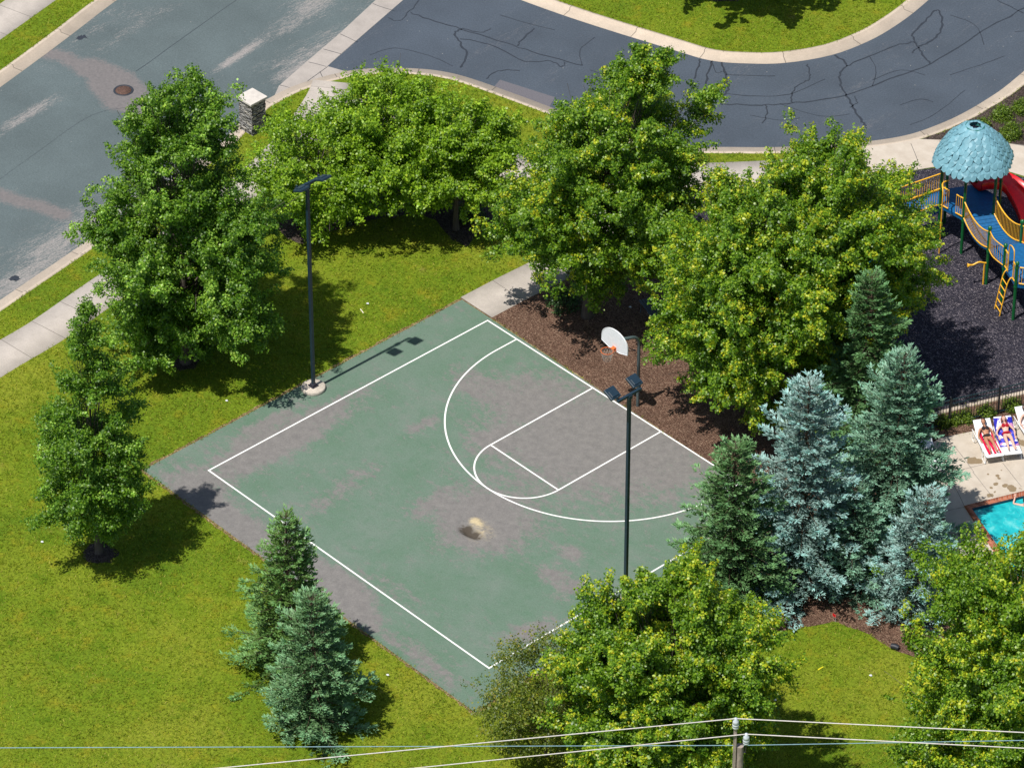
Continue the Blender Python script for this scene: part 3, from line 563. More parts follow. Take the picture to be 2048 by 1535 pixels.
# ------------------------------------------------------------------ trees
def unit(v): return v/np.maximum(np.linalg.norm(v, axis=-1, keepdims=True), 1e-9)
def leaves_np(C, Nn, T, size, fold=.25):
    """leaf quads: C centres, Nn normals, T direction, size"""
    B = unit(np.cross(Nn, T)); s = size[:, None]
    p0 = C-T*s*.5; p2 = C+T*s*.5-Nn*s*.12; p1 = C+B*s*.42+Nn*s*fold*.5; p3 = C-B*s*.42+Nn*s*fold*.5
    V = np.stack([p0, p1, p2, p3], 1).reshape(-1, 3); F = np.arange(len(C)*4).reshape(-1, 4); return V, F
def broadleaf(name, base, H, prof, mat, bark, label, cat='tree', group=None, lean=(0, 0), seed=1, boughs=36, cl=26, lf=34, leaf=.17, trunk_r=.16, wind=(0, 0), tipp=.25, brad=1.0, lobes=(), side=.8, trunk_h=None):
    rng = np.random.default_rng(seed); root = empty(name, base, label=label, cat=cat, group=group)
    zs = np.array([p[0] for p in prof])*H; rs = np.array([p[1] for p in prof])
    # boughs
    zz = np.linspace(zs[0], zs[-1], 400); rr = np.interp(zz, zs, rs); cdf = np.cumsum(rr**1.05+.08); cdf /= cdf[-1]
    bt = .965*np.interp((np.arange(boughs)+rng.random(boughs))/boughs, cdf, zz); br = np.interp(bt, zs, rs)
    an = np.arange(boughs)*2.39996+rng.random(boughs)*.8; rad = br*(.38+.42*rng.random(boughs)); bs = (np.clip(br*.44, .35, 1.5)*(.8+.45*rng.random(boughs))*brad)
    bc = np.stack([np.cos(an)*rad, np.sin(an)*rad, bt], 1)
    if lobes:
        bc = np.concatenate([bc, np.array([l[:3] for l in lobes], float)]); bs = np.concatenate([bs, np.array([l[3] for l in lobes], float)])
    lx = np.array([lean[0], lean[1], 0.]); bc = bc+lx*(bc[:, 2:3]/H)**1.5
    nb = len(bc); wv = np.array([wind[0], wind[1], 0.]); cw = (bs/bs.mean())**2
    axis = bc.copy(); axis -= lx*(bc[:, 2:3]/H)**1.5; axis[:, 2] = (bc[:, 2]-zs.mean())*.35; out = unit(axis+1e-6)
    # ascending shoots fan out of every bough, leaf clumps sit along them
    cnt = np.maximum(9, (cl*.50*cw).astype(int)); si = np.repeat(np.arange(nb), cnt); ns = len(si)
    sd0 = unit(rng.normal(size=(ns, 3))*np.array([1, 1, .8])*.85+out[si]*.55+np.array([0, 0, .62])+wv*2.0); sl = bs[si]*(.66+.98*rng.random(ns)**2.2)
    per = np.maximum(2, (sl/.21).astype(int)); ci = np.repeat(np.arange(ns), per); n = len(ci)
    tt = np.concatenate([(np.arange(p)+.9)/p for p in per])*(.9+.2*rng.random(n)); d = unit(sd0[ci]+wv*tt[:, None]*.6+rng.normal(size=(n, 3))*.12)
    cc = bc[si][ci]+d*(sl[ci]*(.25+.82*tt))[:, None]*np.array([1, 1, side]); cc[:, 2] = np.maximum(cc[:, 2], .5)
    cn = unit(d*.45+rng.normal(size=(n, 3))*.22+np.array([wind[0]*.4, wind[1]*.4-.12, .75]))
    tipc = (rng.random(ns) < tipp)[ci]*(tt > .42)*(rng.random(n) < .85); csz = (.245-.10*tt)*(.7+.5*rng.random(n))
    li = np.repeat(np.arange(n), lf); m = len(li); e1 = unit(np.cross(cn, rng.normal(size=(n, 3)))); e2 = np.cross(cn, e1)
    rad_ = np.sqrt(rng.random(m))*csz[li]*1.2; ang = rng.random(m)*2*np.pi; h = rng.normal(size=m)*csz[li]*.42
    LC = cc[li]+e1[li]*(rad_*np.cos(ang))[:, None]+e2[li]*(rad_*np.sin(ang))[:, None]+cn[li]*(h-rad_*.45)[:, None]+d[li]*((rng.random(m)-.35)*.30)[:, None]
    rd = unit(e1[li]*np.cos(ang)[:, None]+e2[li]*np.sin(ang)[:, None])
    LN = unit(cn[li]*.85+rng.normal(size=(m, 3))*.42+rd*.3); LT = unit(np.cross(np.cross(LN, rd+rng.normal(size=(m, 3))*.5+np.array([wind[0], wind[1], -.35])), LN))
    sz = leaf*(.65+.7*rng.random(m)); V, F = leaves_np(LC, LN, LT, sz)
    tp = (tipc[li]*(rad_ < csz[li]*.8)*(.35+.65*rng.random(m))).astype(np.float32)
    mesh_np('crown', V, F, mat, root, {'tip': ('FACE', tp)})
    # trunk with limbs
    tb = MB(); th = trunk_h or H*.74; pts = []; rad2 = []
    for i in range(9):
        t = i/8; z = th*t; off = np.array(lean)*(z/H)**1.5; pts.append((off[0]+rng.normal()*.04*t*2, off[1]+rng.normal()*.04*t*2, z)); rad2.append(trunk_r*(1.35 if i == 0 else 1)*(1-.86*t))
    tb.tube(pts, rad2, 9)
    for j in range(nb):
        e = Vector(bc[j]); z0 = max(.9, min(th*.95, e.z*.55+.1)); off = np.array(lean)*(z0/H)**1.5; s = Vector((off[0], off[1], z0)); r0 = max(.014, trunk_r*.30*(1-z0/H)); mid = s.lerp(e, .5)+Vector((0, 0, -.12*(e-s).length))
        tb.tube([s, s.lerp(mid, .6), mid, mid.lerp(e, .5)+Vector((0, 0, .03)), e], [r0, r0*.8, r0*.65, r0*.45, r0*.25], 5)
        for _ in range(3):
            q = e+Vector(rng.normal(size=3)*bs[j]*.5); tb.tube([mid, mid.lerp(q, .6)+Vector((0, 0, .05)), q], [r0*.4, r0*.25, .008], 4)
    tb.build('trunk', bark, root)
    return root
def spruce(base, H, R, mat, label, seed=1, dens=1.0, droop=.18, group='spruces beside the court', gap=0.0, lean=(0, 0), openness=.0, zmin=.12, power=.85):
    rng = np.random.default_rng(seed); root = empty('spruce_tree', base, label=label, cat='spruce', group=group)
    ST = []; EN = []; UPV = []; LEV = []
    z = zmin
    while z < H-.25:
        t = z/H; Lm = R*(1-t)**power+.10; nbch = int((8+5*(1-t))*dens); a0 = rng.random()*6.28
        for k in range(nbch):
            if rng.random() < gap+.10*(math.sin(z*5.2+seed) > .6): continue
            a = a0+2*np.pi*k/nbch+rng.normal()*.14; L = Lm*(.70+.30*rng.random()+.20*math.sin(a*3+z*2.1+seed)+.12*math.sin(a*5-z*3.3)); el = (-.10-droop*(1-t)+.75*t**2.5)+rng.normal()*.07
            ST.append([0, 0, z]); EN.append([np.cos(a)*np.cos(el)*L, np.sin(a)*np.cos(el)*L, z+np.sin(el)*L]); LEV.append(t)
        z += (.27+.13*(1-t))*(.8+.4*rng.random())
    ST = np.array(ST, float); EN = np.array(EN); LEV = np.array(LEV); nb = len(ST); Lb = np.linalg.norm(EN-ST, axis=1)
    # shoots along each branch
    per = np.maximum(4, (Lb/.062).astype(int)); bi = np.repeat(np.arange(nb), per); m = len(bi)
    f = 1-(rng.random(m)**1.25)*.88; f = np.clip(f, .12, 1); D = unit(EN-ST); hor = unit(np.cross(D, [0, 0, 1.]));
    sidev = np.where(rng.random(m) < .5, 1., -1.); P0 = ST[bi]+(EN-ST)[bi]*f[:, None]; P0[:, 2] += -.10*Lb[bi]*np.sin(np.pi*f)+.05*Lb[bi]*(f-.5)
    slen = np.clip((1-f)*Lb[bi]*.50+.13, .12, .42)*(.7+.5*rng.random(m)); SD = unit(D[bi]*(.75+.3*rng.random(m))[:, None]+hor[bi]*(sidev*(.35+.75*rng.random(m)))[:, None]+np.array([0, 0, -.08])+rng.normal(size=(m, 3))*.13)
    # fingers on shoots
    nf = np.maximum(4, (slen/.040).astype(int)); fi = np.repeat(np.arange(m), nf); k = len(fi); g = rng.random(k)
    Q0 = P0[fi]+SD[fi]*(slen[fi]*g)[:, None]; perp = unit(np.cross(SD[fi], rng.normal(size=(k, 3)))); perp[:, 2] = np.abs(perp[:, 2])*.8; FD = unit(SD[fi]*.9+perp*(.55+.4*rng.random(k))[:, None]+np.array([0, 0, .12]))
    fl = (.10+.09*rng.random(k)); fw = .016+.011*rng.random(k); A = unit(np.cross(FD, [0, 0, 1.]+rng.normal(size=(k, 3))*.4)); B = unit(np.cross(FD, A))
    V = []; 
    for X in (A, B):
        p0 = Q0; p1 = Q0+FD*(fl*.45)[:, None]+X*fw[:, None]; p2 = Q0+FD*fl[:, None]; p3 = Q0+FD*(fl*.45)[:, None]-X*fw[:, None]; V.append(np.stack([p0, p1, p2, p3], 1))
    V = np.concatenate(V).reshape(-1, 3); F = np.arange(len(V)).reshape(-1, 4); tipf = np.clip((f[fi]-.55)*2.6, 0, 1)*(.3+.7*rng.random(k)); tip = np.concatenate([tipf, tipf])
    lx = np.array([lean[0], lean[1], 0.]); V = V+lx*(V[:, 2:3]/H)**1.4
    mesh_np('crown', V, F, mat, root, {'tip': ('FACE', tip)})
    # leader shoots
    tb = MB(); tb.tube([(lean[0]*(z_/H)**1.4, lean[1]*(z_/H)**1.4, z_) for z_ in (0, H*.3, H*.6, H*.85, H*.97)], [H*.018, H*.014, H*.009, H*.004, .01], 8)
    for j in range(nb):
        s, e = Vector(ST[j]), Vector(EN[j]); o = Vector(lean+(0,))*(s.z/H)**1.4; mid = s.lerp(e, .5)+Vector((0, 0, -.10*Lb[j])); tb.tube([s+o, mid+o, s.lerp(e, .92)+o], [.022*(1-LEV[j])+.006, .012, .005], 4, cap=False)
    tb.build('trunk', M['bark2'], root)
    return root
GM = 'maples around the court'
broadleaf('maple_tree', G(372, 722), 12.7, [(.05, 1.2), (.12, 2.8), (.28, 3.5), (.48, 3.45), (.62, 2.6), (.72, 2.0), (.82, 2.1), (.92, 2.0), (.985, 1.2)], L_DARK, M['bark'], 'large dark green maple between the street sidewalk and the court', group=GM, seed=11, boughs=50, cl=29, lf=56, tipp=.35, leaf=.09, trunk_r=.2, lean=(0, .1), wind=(.08, .10), brad=.92, trunk_h=8.5, lobes=[(.3, .2, 10.4, 1.1), (-.5, -.3, 11.0, .95), (.25, .4, 11.7, .8), (-.7, .3, 10.0, 1.0), (.9, .7, 9.4, 1.1), (-.9, -.9, 9.2, 1.1), (.1, -.5, 9.6, 1.1)])
broadleaf('maple_tree', G(198, 1104), 11.2, [(.13, .8), (.20, 1.8), (.34, 2.1), (.5, 1.7), (.66, 1.2), (.82, .7), (.97, .25)], L_DARK, M['bark'], 'slender dark maple on the open lawn by the left corner of the court', group=GM, seed=12, boughs=38, cl=24, lf=46, tipp=.18, leaf=.082, trunk_r=.13, wind=(.06, .04), brad=.95, trunk_h=7.2, lobes=[(0, 0, 10.3, .45), (.1, .1, 9.5, .6), (-.2, -.1, 8.7, .7), (.2, .2, 8.0, .75)])
broadleaf('maple_tree', G(1175, 632), 12.7, [(.15, .8), (.24, 2.8), (.38, 3.5), (.52, 3.3), (.66, 2.6), (.8, 1.6), (.92, .9), (.985, .3)], L_MAPLE, M['bark'], 'tall maple leaning right, standing in bark mulch behind the white backboard', group=GM, seed=13, boughs=46, cl=28, lf=56, leaf=.092, lean=(1.2, 1.1), tipp=.45, trunk_r=.2, wind=(.17, .19), lobes=[(.5, .6, 10.9, .8), (.7, .8, 11.6, .6), (.2, .1, 11.3, .6), (1.9, 2.1, 10.0, .9), (-.1, .2, 10.4, .8), (1.5, 2.4, 8.6, 1.0), (-2.4, -2.4, 3.6, 1.1), (-2.5, -1.9, 5.2, 1.0)])
broadleaf('maple_tree', G(1516, 846), 11.7, [(.09, 1.5), (.18, 2.7), (.34, 3.4), (.54, 3.6), (.72, 3.0), (.86, 2.0), (.985, .6)], L_MAPLE, M['bark'], 'broad yellow green maple right of the basketball hoop, in front of the playground', group=GM, seed=14, boughs=54, cl=30, lf=56, leaf=.092, tipp=.55, trunk_r=.22, wind=(.10, .08))
broadleaf('maple_tree', G(1638, 800), 12.1, [(.14, 1.2), (.22, 2.5), (.4, 3.1), (.58, 3.2), (.76, 2.6), (.9, 1.6), (.99, .5)], L_MAPLE, M['bark'], 'round maple beside the playground bridge, between the dark spruce and the driveway', group=GM, seed=15, boughs=48, cl=29, lf=56, leaf=.092, tipp=.55, trunk_r=.2, wind=(.14, .13))
broadleaf('maple_tree', G(1318, 1596), 9.6, [(.14, 1.4), (.24, 2.6), (.42, 3.2), (.6, 3.25), (.78, 2.6), (.9, 2.0), (.985, .8)], L_MAPLE, M['bark'], 'round maple in front of the court beside the utility pole', group=GM, seed=16, boughs=56, cl=33, lf=58, leaf=.092, tipp=.55, trunk_r=.22, wind=(.05, .04))
broadleaf('maple_tree', G(2050, 1645), 11.6, [(.10, 2.2), (.22, 4.1), (.42, 4.5), (.6, 4.2), (.76, 3.3), (.9, 2.0), (.985, .8)], L_MAPLE, M['bark'], 'big maple filling the lower right corner in front of the pool', group=GM, seed=17, boughs=66, cl=33, lf=58, leaf=.092, tipp=.55, trunk_r=.24, wind=(.02, .08))
GC = 'small lime green trees by the driveway'
broadleaf('crabapple_tree', G(640, 448), 5.6, [(.12, 1.2), (.26, 2.9), (.55, 3.0), (.8, 1.8), (.97, .7)], L_LIME, M['bark'], 'low spreading lime green tree nearest the stone pillar, with gaps showing the walk', group=GC, seed=21, boughs=30, cl=22, lf=27, leaf=.095, trunk_r=.1, tipp=.35, brad=.92, wind=(.05, .1))
broadleaf('crabapple_tree', G(786, 432), 6.5, [(.16, 1.2), (.3, 2.5), (.55, 2.9), (.8, 2.2), (.97, 1.0)], L_LIME, M['bark'], 'tallest of the lime green trees, middle of the mulched row by the driveway', group=GC, seed=22, boughs=42, cl=26, lf=34, leaf=.095, trunk_r=.12, tipp=.45, brad=.92, wind=(.05, .1))
broadleaf('crabapple_tree', G(912, 458), 5.9, [(.28, 1.0), (.40, 2.1), (.6, 2.4), (.82, 1.7), (.97, .6)], L_LIME, M['bark'], 'lime green tree with a pale visible trunk in the bed beside the court path', group=GC, seed=23, boughs=34, cl=26, lf=34, leaf=.095, trunk_r=.12, tipp=.35, brad=.9, wind=(.08, .1))
broadleaf('locust_tree', G(1092, 1510), 4.9, [(.10, 1.3), (.3, 2.2), (.55, 2.4), (.8, 1.8), (.97, .8)], L_OLIVE, M['bark2'], 'thin olive brown small tree at the bottom corner of the court', seed=24, boughs=36, cl=20, lf=17, leaf=.075, trunk_r=.06, tipp=.5, brad=.85)
broadleaf('maple_tree', G(1462, -30), 11, [(.2, 2.4), (.3, 4.2), (.5, 4.4), (.75, 3.4), (.95, 1.5)], L_DARK, M['bark'], 'tree on the driveway island whose shadow falls on the grass at the top edge', seed=25, boughs=30, cl=14, lf=12, leaf=.25, trunk_r=.22)
spruce(G(582, 1342), 7.2, 2.4, N_OLIVE, 'narrow olive green spruce with a gappy top overlapping the court edge', seed=31, dens=1.1, gap=.04, power=.85)
spruce(G(632, 1458), 6.0, 2.15, N_MID, 'short bushy sage green spruce in front of the olive one on the lawn', seed=32, power=.60)
spruce(G(1460, 1200), 7.2, 2.8, N_GREEN, 'green spruce overhanging the right side of the court, left of the blue ones', seed=33, power=.68)
spruce(G(1725, 925), 8.6, 2.8, N_GREEN, 'dark green spruce rising behind the two tall blue spruces', seed=36, power=.74)
spruce(G(1600, 1166), 9.2, 2.85, N_BLUE, 'tall pale blue spruce in the middle of the clump beside the green one', seed=34, power=.62)
spruce(G(1780, 1088), 8.6, 2.85, N_TEAL, 'tallest blue green spruce next to the pool deck chairs', lean=(.1, .1), seed=35, power=.62)
spruce(G(1700, 1170), 4.6, 1.9, N_TEAL, 'low blue green spruce filling the gap between the blue spruces at the mulch edge', seed=38, power=.6)
spruce(G(1812, 1226), 5.6, 1.85, N_BLUE, 'small silvery blue spruce at the front of the clump by the pool corner', lean=(.4, .45), seed=37, power=.58)

def shrub(px, py, r, h, mat, label, group, seed, n=60, lf=26, leaf=.075):
    rng = np.random.default_rng(seed); root = empty('shrub', G(px, py), label=label, cat='shrub', group=group)
    d = unit(rng.normal(size=(n, 3))); d[:, 2] = np.abs(d[:, 2]); cc = d*np.array([r, r, h])*(.75+.3*rng.random((n, 1))); li = np.repeat(np.arange(n), lf); m = len(li)
    LC = cc[li]+rng.normal(size=(m, 3))*.09; LC[:, 2] = np.maximum(LC[:, 2], .02); LN = unit(d[li]+rng.normal(size=(m, 3))*.6); LT = unit(np.cross(LN, rng.normal(size=(m, 3)))); V, F = leaves_np(LC, LN, LT, leaf*(.7+.6*rng.random(m)))
    mesh_np('foliage', V, F, mat, root, {'tip': ('FACE', (rng.random(m) < .2)*.6)})
    s = MB()
    for i in range(7): e = Vector(cc[i]*.8); s.tube([(0, 0, 0), e*.5, e], [.02, .014, .006], 4)
    s.build('stem', M['bark2'], root)
GS = 'shrubs in the mulch by the driveway'
for i, (x, y, r, h, t) in enumerate([(2004, 236, .34, .5, 'round shrub nearest the driveway curb, left in the bed'), (2046, 222, .36, .5, 'round shrub in the bed at the right edge of the picture'), (2021, 272, .38, .55, 'round shrub nearest the concrete slab, front of the bed'), (2066, 254, .34, .5, 'shrub cut by the right edge of the picture'), (1966, 256, .22, .3, 'small shrub peeking out behind the teal play roof')]):
    shrub(x, y, r, h, L_SHRUB, 'bright green '+t, GS, 50+i, 90, leaf=.06)
GF = 'low shrubs in the strip behind the pool fence'
for i, (x, y, r, t) in enumerate([(1885, 850, .2, 'shaded low shrub behind the fence, left of the others'), (1932, 840, .2, 'half shaded low shrub behind the fence left of the loungers'), (1972, 829, .24, 'sunlit yellow green shrub behind the fence above the first lounger'), (2024, 815, .27, 'sunlit shrub behind the fence above the middle lounger'), (1908, 845, .14, 'tiny shaded shrub between two larger ones behind the fence')]):
    shrub(x, y, r, .3, L_SHRUB, t, GF, 60+i, 60, leaf=.06)
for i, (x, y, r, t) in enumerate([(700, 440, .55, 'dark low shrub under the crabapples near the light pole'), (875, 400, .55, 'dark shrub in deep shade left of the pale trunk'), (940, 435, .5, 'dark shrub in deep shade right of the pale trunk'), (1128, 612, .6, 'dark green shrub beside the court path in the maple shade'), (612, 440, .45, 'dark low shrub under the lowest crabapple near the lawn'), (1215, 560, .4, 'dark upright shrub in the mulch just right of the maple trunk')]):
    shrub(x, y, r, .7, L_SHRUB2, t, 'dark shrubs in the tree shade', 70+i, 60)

# ------------------------------------------------------------------ light poles
PH = 9.2
def light_pole(loc, aim, label, footing):
    root = empty('light_pole', loc, label=label, cat='light pole', group='tall dark light poles')
    z0 = .16
    b = MB().lathe((0, 0, 0), [(.45, 0), (.46, .02), (.455, .13), (.43, z0), (0.001, z0)], 36).build('footing', M['conc2'], root)
    MB().box((0, 0, z0+.015), (.30, .30, .03), None, .006).box((0, 0, z0+.07), (.2, .2, .10), None, .02).build('base_plate', M['plate'], root)
    for sx in (-1, 1):
        for sy in (-1, 1): MB().lathe((sx*.12, sy*.12, z0+.03), [(.02, 0), (.02, .03), (.001, .035)], 8).build('anchor_bolt', M['plate'], root)
    MB().box((0, 0, z0+.05+(PH-z0)/2), (.118, .118, PH-z0-.05), None, .012).build('pole', M['pole'], root)
    MB().box((-.005-.07, 0, 1.15), (.02, .07, .16), None, .004).build('access_cover', M['porc'], root)
    MB().box((0, 0, PH+.05), (.10, 1.12, .10), None, .012).box((0, 0, PH-.02), (.17, .17, .16), None, .01).build('crossarm', M['pole'], root)
    for s in (-1, 1):
        h = MB(); R = Matrix.Rotation(math.radians(-26)*aim, 3, 'Y'); c = Vector((aim*.30, s*.52, PH+.22))
        h.box(c, (.46, .46, .10), R, .03).box(c+R @ Vector((-aim*.04, 0, .06)), (.26, .30, .06), R, .02)
        f = h.build('floodlight', M['pole'], root)
        MB().box((aim*.04, s*.52, PH+.16), (.07, .06, .16), None, .01).build('bracket', M['pole'], f)
        MB().box(c+R @ Vector((0, 0, -.056)), (.36, .36, .01), R).build('lens', M['porc'], f)
    return root
pb = G(627, 778)
light_pole(pb, 1, 'dark square light pole on a visible round concrete footing at the court edge', True)
g2 = G(1258.5, 792, PH); light_pole(Vector((g2.x, g2.y, 0)), -1, 'dark light pole in front of the hoop with its foot hidden by a round maple', True)

# ------------------------------------------------------------------ basketball hoop
def hoop():
    root = empty('basketball_hoop', (.10, .47, 0), label='white fan backboard hoop with orange rim on a gooseneck post in the mulch', cat='basketball hoop')
    o = Vector((.10, .47, 0)); L = lambda x, y, z: Vector((x, y, z))-o
    yb = -.48; xc = -.18
    MB().tube(smooth_line([(0, 0, 0), (0, 0, 1.4), (0, 0, 2.75), (0, -.05, 3.05), (-.03, -.22, 3.24), (-.10, -.5, 3.30), L(xc, yb+.1, 3.30)], 4), .062, 12).build('post', plain('galvanised_dark_post', (.07, .10, .105), .35, .6), root)
    br = MB()
    for sx in (-1, 1):
        br.tube([L(xc+sx*.0, yb+.35, 3.3), L(xc+sx*.42, yb+.05, 3.55)], .015, 6); br.tube([L(.08, .35, 2.6), L(xc+sx*.4, yb+.05, 3.05)], .015, 6)
    br.build('brace', M['plate'], root)
    # fan shaped board
    pts = []
    zb, W2 = 2.90, .685
    for a in np.linspace(0, math.pi, 25): pts.append((W2*math.cos(a), 3.22+.58*math.sin(a)**.9))
    pts = [(W2, 3.02)]+pts+[(-W2, 3.02), (-.28, zb), (.28, zb)]
    n = len(pts); vs = [L(xc+x, yb+s*.022, z) for s in (-1, 1) for x, z in pts]
    MB().add(vs, [tuple(range(n)), tuple(range(2*n-1, n-1, -1))]+[(i, i+n, (i+1) % n+n, (i+1) % n) for i in range(n)]).build('backboard', M['white'], root)
    MB().tube([L(xc+x, yb-.023, z) for x, z in pts], .012, 6, closed=True).build('board_rim_trim', M['white'], root)
    rc = L(xc, yb-.40, 3.05); r = MB(); r.tube([rc+Vector((.228*math.cos(a), .228*math.sin(a), 0)) for a in np.linspace(0, 2*math.pi, 28)[:-1]], .013, 6, closed=True)
    r.box(L(xc, yb-.10, 3.03), (.14, .17, .03)).box(L(xc, yb-.03, 2.98), (.18, .02, .16)); r.tube([L(xc-.1, yb-.03, 2.94), rc+Vector((-.16, .16, -.01))], .01, 5); r.tube([L(xc+.1, yb-.03, 2.94), rc+Vector((.16, .16, -.01))], .01, 5)
    r.build('rim', M['orange'], root)
    nb = MB()
    for k in range(12):
        for s in (-1, 1):
            p = []
            for i in range(6):
                t = i/5; a = 2*math.pi*k/12+s*t*.9; rr = .225*(1-.42*t); p.append(rc+Vector((rr*math.cos(a), rr*math.sin(a), -.42*t)))
            nb.tube(p, .005, 4, cap=False)
    nb.build('net', M['net'], root)
hoop()

# ------------------------------------------------------------------ stone pillar, manhole, bench, litter
def pillar():
    b = G(506, 258)
    root = empty('stone_pillar', b, math.radians(2), label='square stacked stone entrance pillar with a pale flat cap beside the street', cat='pillar')
    m = MB()
    for i in range(13):
        z = i*.113
        j = [random.uniform(-.012, .012) for _ in range(2)]; m.box((j[0], j[1], z+.057), (.76+random.uniform(-.025, .02), .76+random.uniform(-.025, .02), .107), None, .008)
    m.build('shaft', M['stone'], root)
    MB().box((0, 0, 1.52), (.90, .90, .10), None, .015).build('cap', plain('limestone_cap', (.56, .52, .47), .85, .3, var=.12, scale=4), root)
pillar()
def manhole():
    c = G(247, 181, RD); root = empty('manhole_cover', (c.x, c.y, RD+.004), label='round rusty manhole cover set in the street asphalt', cat='manhole cover')
    MB().lathe((0, 0, 0), [(.33, 0), (.345, .014), (.41, .014), (.42, 0)], 40).build('ring', M['seal'], root)
    m = MB().lathe((0, 0, 0), [(.328, 0), (.325, .016), (.001, .016)], 40)
    for i in range(-3, 4):
        for j in range(-3, 4):
            if i*i+j*j < 10: m.box((i*.085, j*.085, .018), (.045, .045, .008))
    m.build('lid', M['iron_cover'], root)
manhole()
def bench():
    a, b = G(1287, 598, .45), G(1325, 648, .45); d = b-a; ang = math.atan2(d.y, d.x); L = d.length
    root = empty('park_bench', ((a.x+b.x)/2, (a.y+b.y)/2, 0), ang, label='dark slatted bench in deep shade between the two maples behind the hoop', cat='bench')
    mt = plain('bench_coating', (.06, .085, .10), .5, .5)
    s = MB()
    for i in range(4): s.box((0, -.16+i*.11, .45), (L, .09, .03), None, .006)
    s.build('seat', mt, root); s = MB()
    for i in range(3): s.box((0, .26+.03*i, .58+.12*i), (L, .025, .09), None, .006)
    s.build('backrest', mt, root)
    for sx in (-1, 1): MB().tube([(sx*L*.4, -.2, 0), (sx*L*.4, -.18, .43), (sx*L*.4, .22, .43), (sx*L*.4, .34, .9)], .025, 6).tube([(sx*L*.4, .24, 0), (sx*L*.4, .2, .43)], .025, 6).build('leg', mt, root)
bench()
def stick(p, q, r, mat, name, label, cat, z=.02):
    a, b = G(*p, z), G(*q, z); c = (a+b)/2
    MB().tube([a-c, (b-a)*.0+Vector((0, 0, r*.2)), b-c], [r, r, r*.9], 8).build(name, mat, label=label, cat=cat).location = c
stick((1636, 1339), (1646, 1333), .025, plain('yellow_toy_plastic', (.75, .68, .03), .4, .5), 'toy_stick', 'small bright yellow stick lying on the lawn right of the round maple', 'toy')
stick((721, 618), (727, 626), .02, plain('pale_wood', (.75, .70, .55), .8, .2), 'wood_scrap', 'pale wood scrap on the lawn above the upper court line', 'litter')
stick((1783, 1291), (1797, 1295), .11, plain('black_tube', (.02, .022, .03), .5, .4), 'drain_pipe', 'short dark drain pipe end at the mulch corner by the small blue spruce', 'pipe', .1)
def flag():
    c = G(1671, 1243); root = empty('marker_flag', c, label='tiny red marker flag at the mulch edge below the blue spruces', cat='marker flag')
    MB().tube([(0, 0, 0), (0, 0, .3)], .008, 6).build('stake', M['wire'], root); MB().box((-.07, 0, .25), (.16, .012, .11)).build('cloth', M['red'], root)
flag()
for i, (x, y, t) in enumerate([(453, 801, 'white speck on the dead grass edge of the court near its left side'), (735, 607, 'white scrap in the grass above the wood scrap'), (1550, 1399, 'white speck on the lawn by the wires'), (775, 1349, 'white scrap on the grass below the court edge'), (1741, 1350, 'pale speck on the lawn between the maples'), (84, 1083, 'pale scrap on the lawn left of the slender maple'), (1260, 614, 'bluish white scrap in the mulch behind the backboard')]):
    c = G(x, y, .03); m = MB(); m.add([(-.05, -.03, 0), (.05, -.035, .02), (.06, .03, 0), (.0, .05, .03), (-.06, .03, 0), (0, 0, .05)], [(0, 1, 5), (1, 2, 5), (2, 3, 5), (3, 4, 5), (4, 0, 5)]); m.build('paper_scrap', M['white'], label=t, cat='litter', group='white scraps of litter').location = c

# ------------------------------------------------------------------ utility pole and wires
def utility():
    h = 11.0; p = G(1480, 1490, h); root = empty('utility_pole', (p.x, p.y, 0), label='weathered wooden utility pole with two grey insulators at the bottom edge', cat='utility pole')
    MB().tube([(0, 0, 0), (0, 0, h)], [.16, .115], 16).build('post', M['wood'], root)
    q = G(1471, 1455, h+.75); w1 = Vector((q.x-p.x, q.y-p.y, 0)); MB().box((w1.x, w1.y, h-1.0), (.10, .10, 3.5), Matrix.Rotation(.7, 3, 'Z'), .01).build('riser', M['wood'], root)
    MB().tube([(w1.x, w1.y, h-.4), (0, 0, h-.45)], .03, 8).build('bolt', M['plate'], root)
    q2 = G(1492, 1486, h+.15); w2 = Vector((q2.x-p.x, q2.y-p.y, 0)); MB().tube([(0, 0, h-.25), (w2.x, w2.y, h-.2), (w2.x, w2.y, h+.18)], .025, 8).build('bracket', M['plate'], root)
    prof = [(.02, 0), (.09, .0), (.10, .06), (.075, .08), (.10, .10), (.105, .16), (.08, .18), (.10, .20), (.09, .30), (.05, .34), (.045, .40), (.001, .41)]
    i1 = MB().lathe((w1.x, w1.y, h+.75), prof, 20).build('insulator', M['porc'], root); i2 = MB().lathe((w2.x, w2.y, h+.15), prof, 20).build('insulator', M['porc'], root)
    t1 = Vector((p.x+w1.x, p.y+w1.y, h+.75+.38)); t2 = Vector((p.x+w2.x, p.y+w2.y, h+.15+.38))
    def wire(a, b, label, mat, r=.018, sag=.0):
        c = (a+b)/2; pts = [a.lerp(b, i/16)-c+Vector((0, 0, -sag*4*(i/16)*(1-i/16))) for i in range(17)]
        o = MB().tube(pts, r, 6).build('power_line', mat, label=label, cat='power line', group='overhead wires along the bottom'); o.location = c
    wire(t1, G(-260, 1602, h+1.1), 'pale wire running left from the upper insulator', M['wire'], .017); wire(t1, G(2300, 1476, h+1.1), 'upper wire running right from the higher insulator over the lawn', M['wire'], .017)
    wire(t2, G(-260, 1647, h+.5), 'pale wire running left from the lower insulator across the bottom edge', M['wire'], .017); wire(t2, G(2300, 1508, h+.5), 'wire running right from the lower insulator', M['wire'], .017)
    wire(G(-200, 1495, 8.5), G(1480, 1489.5, 8.5), 'thin blue green wire crossing low on the left of the pole', M['wire2'], .013); wire(G(1480, 1489.5, 8.5), G(2300, 1475, 8.5), 'thin blue green wire crossing low on the right of the pole', M['wire2'], .013)
utility()

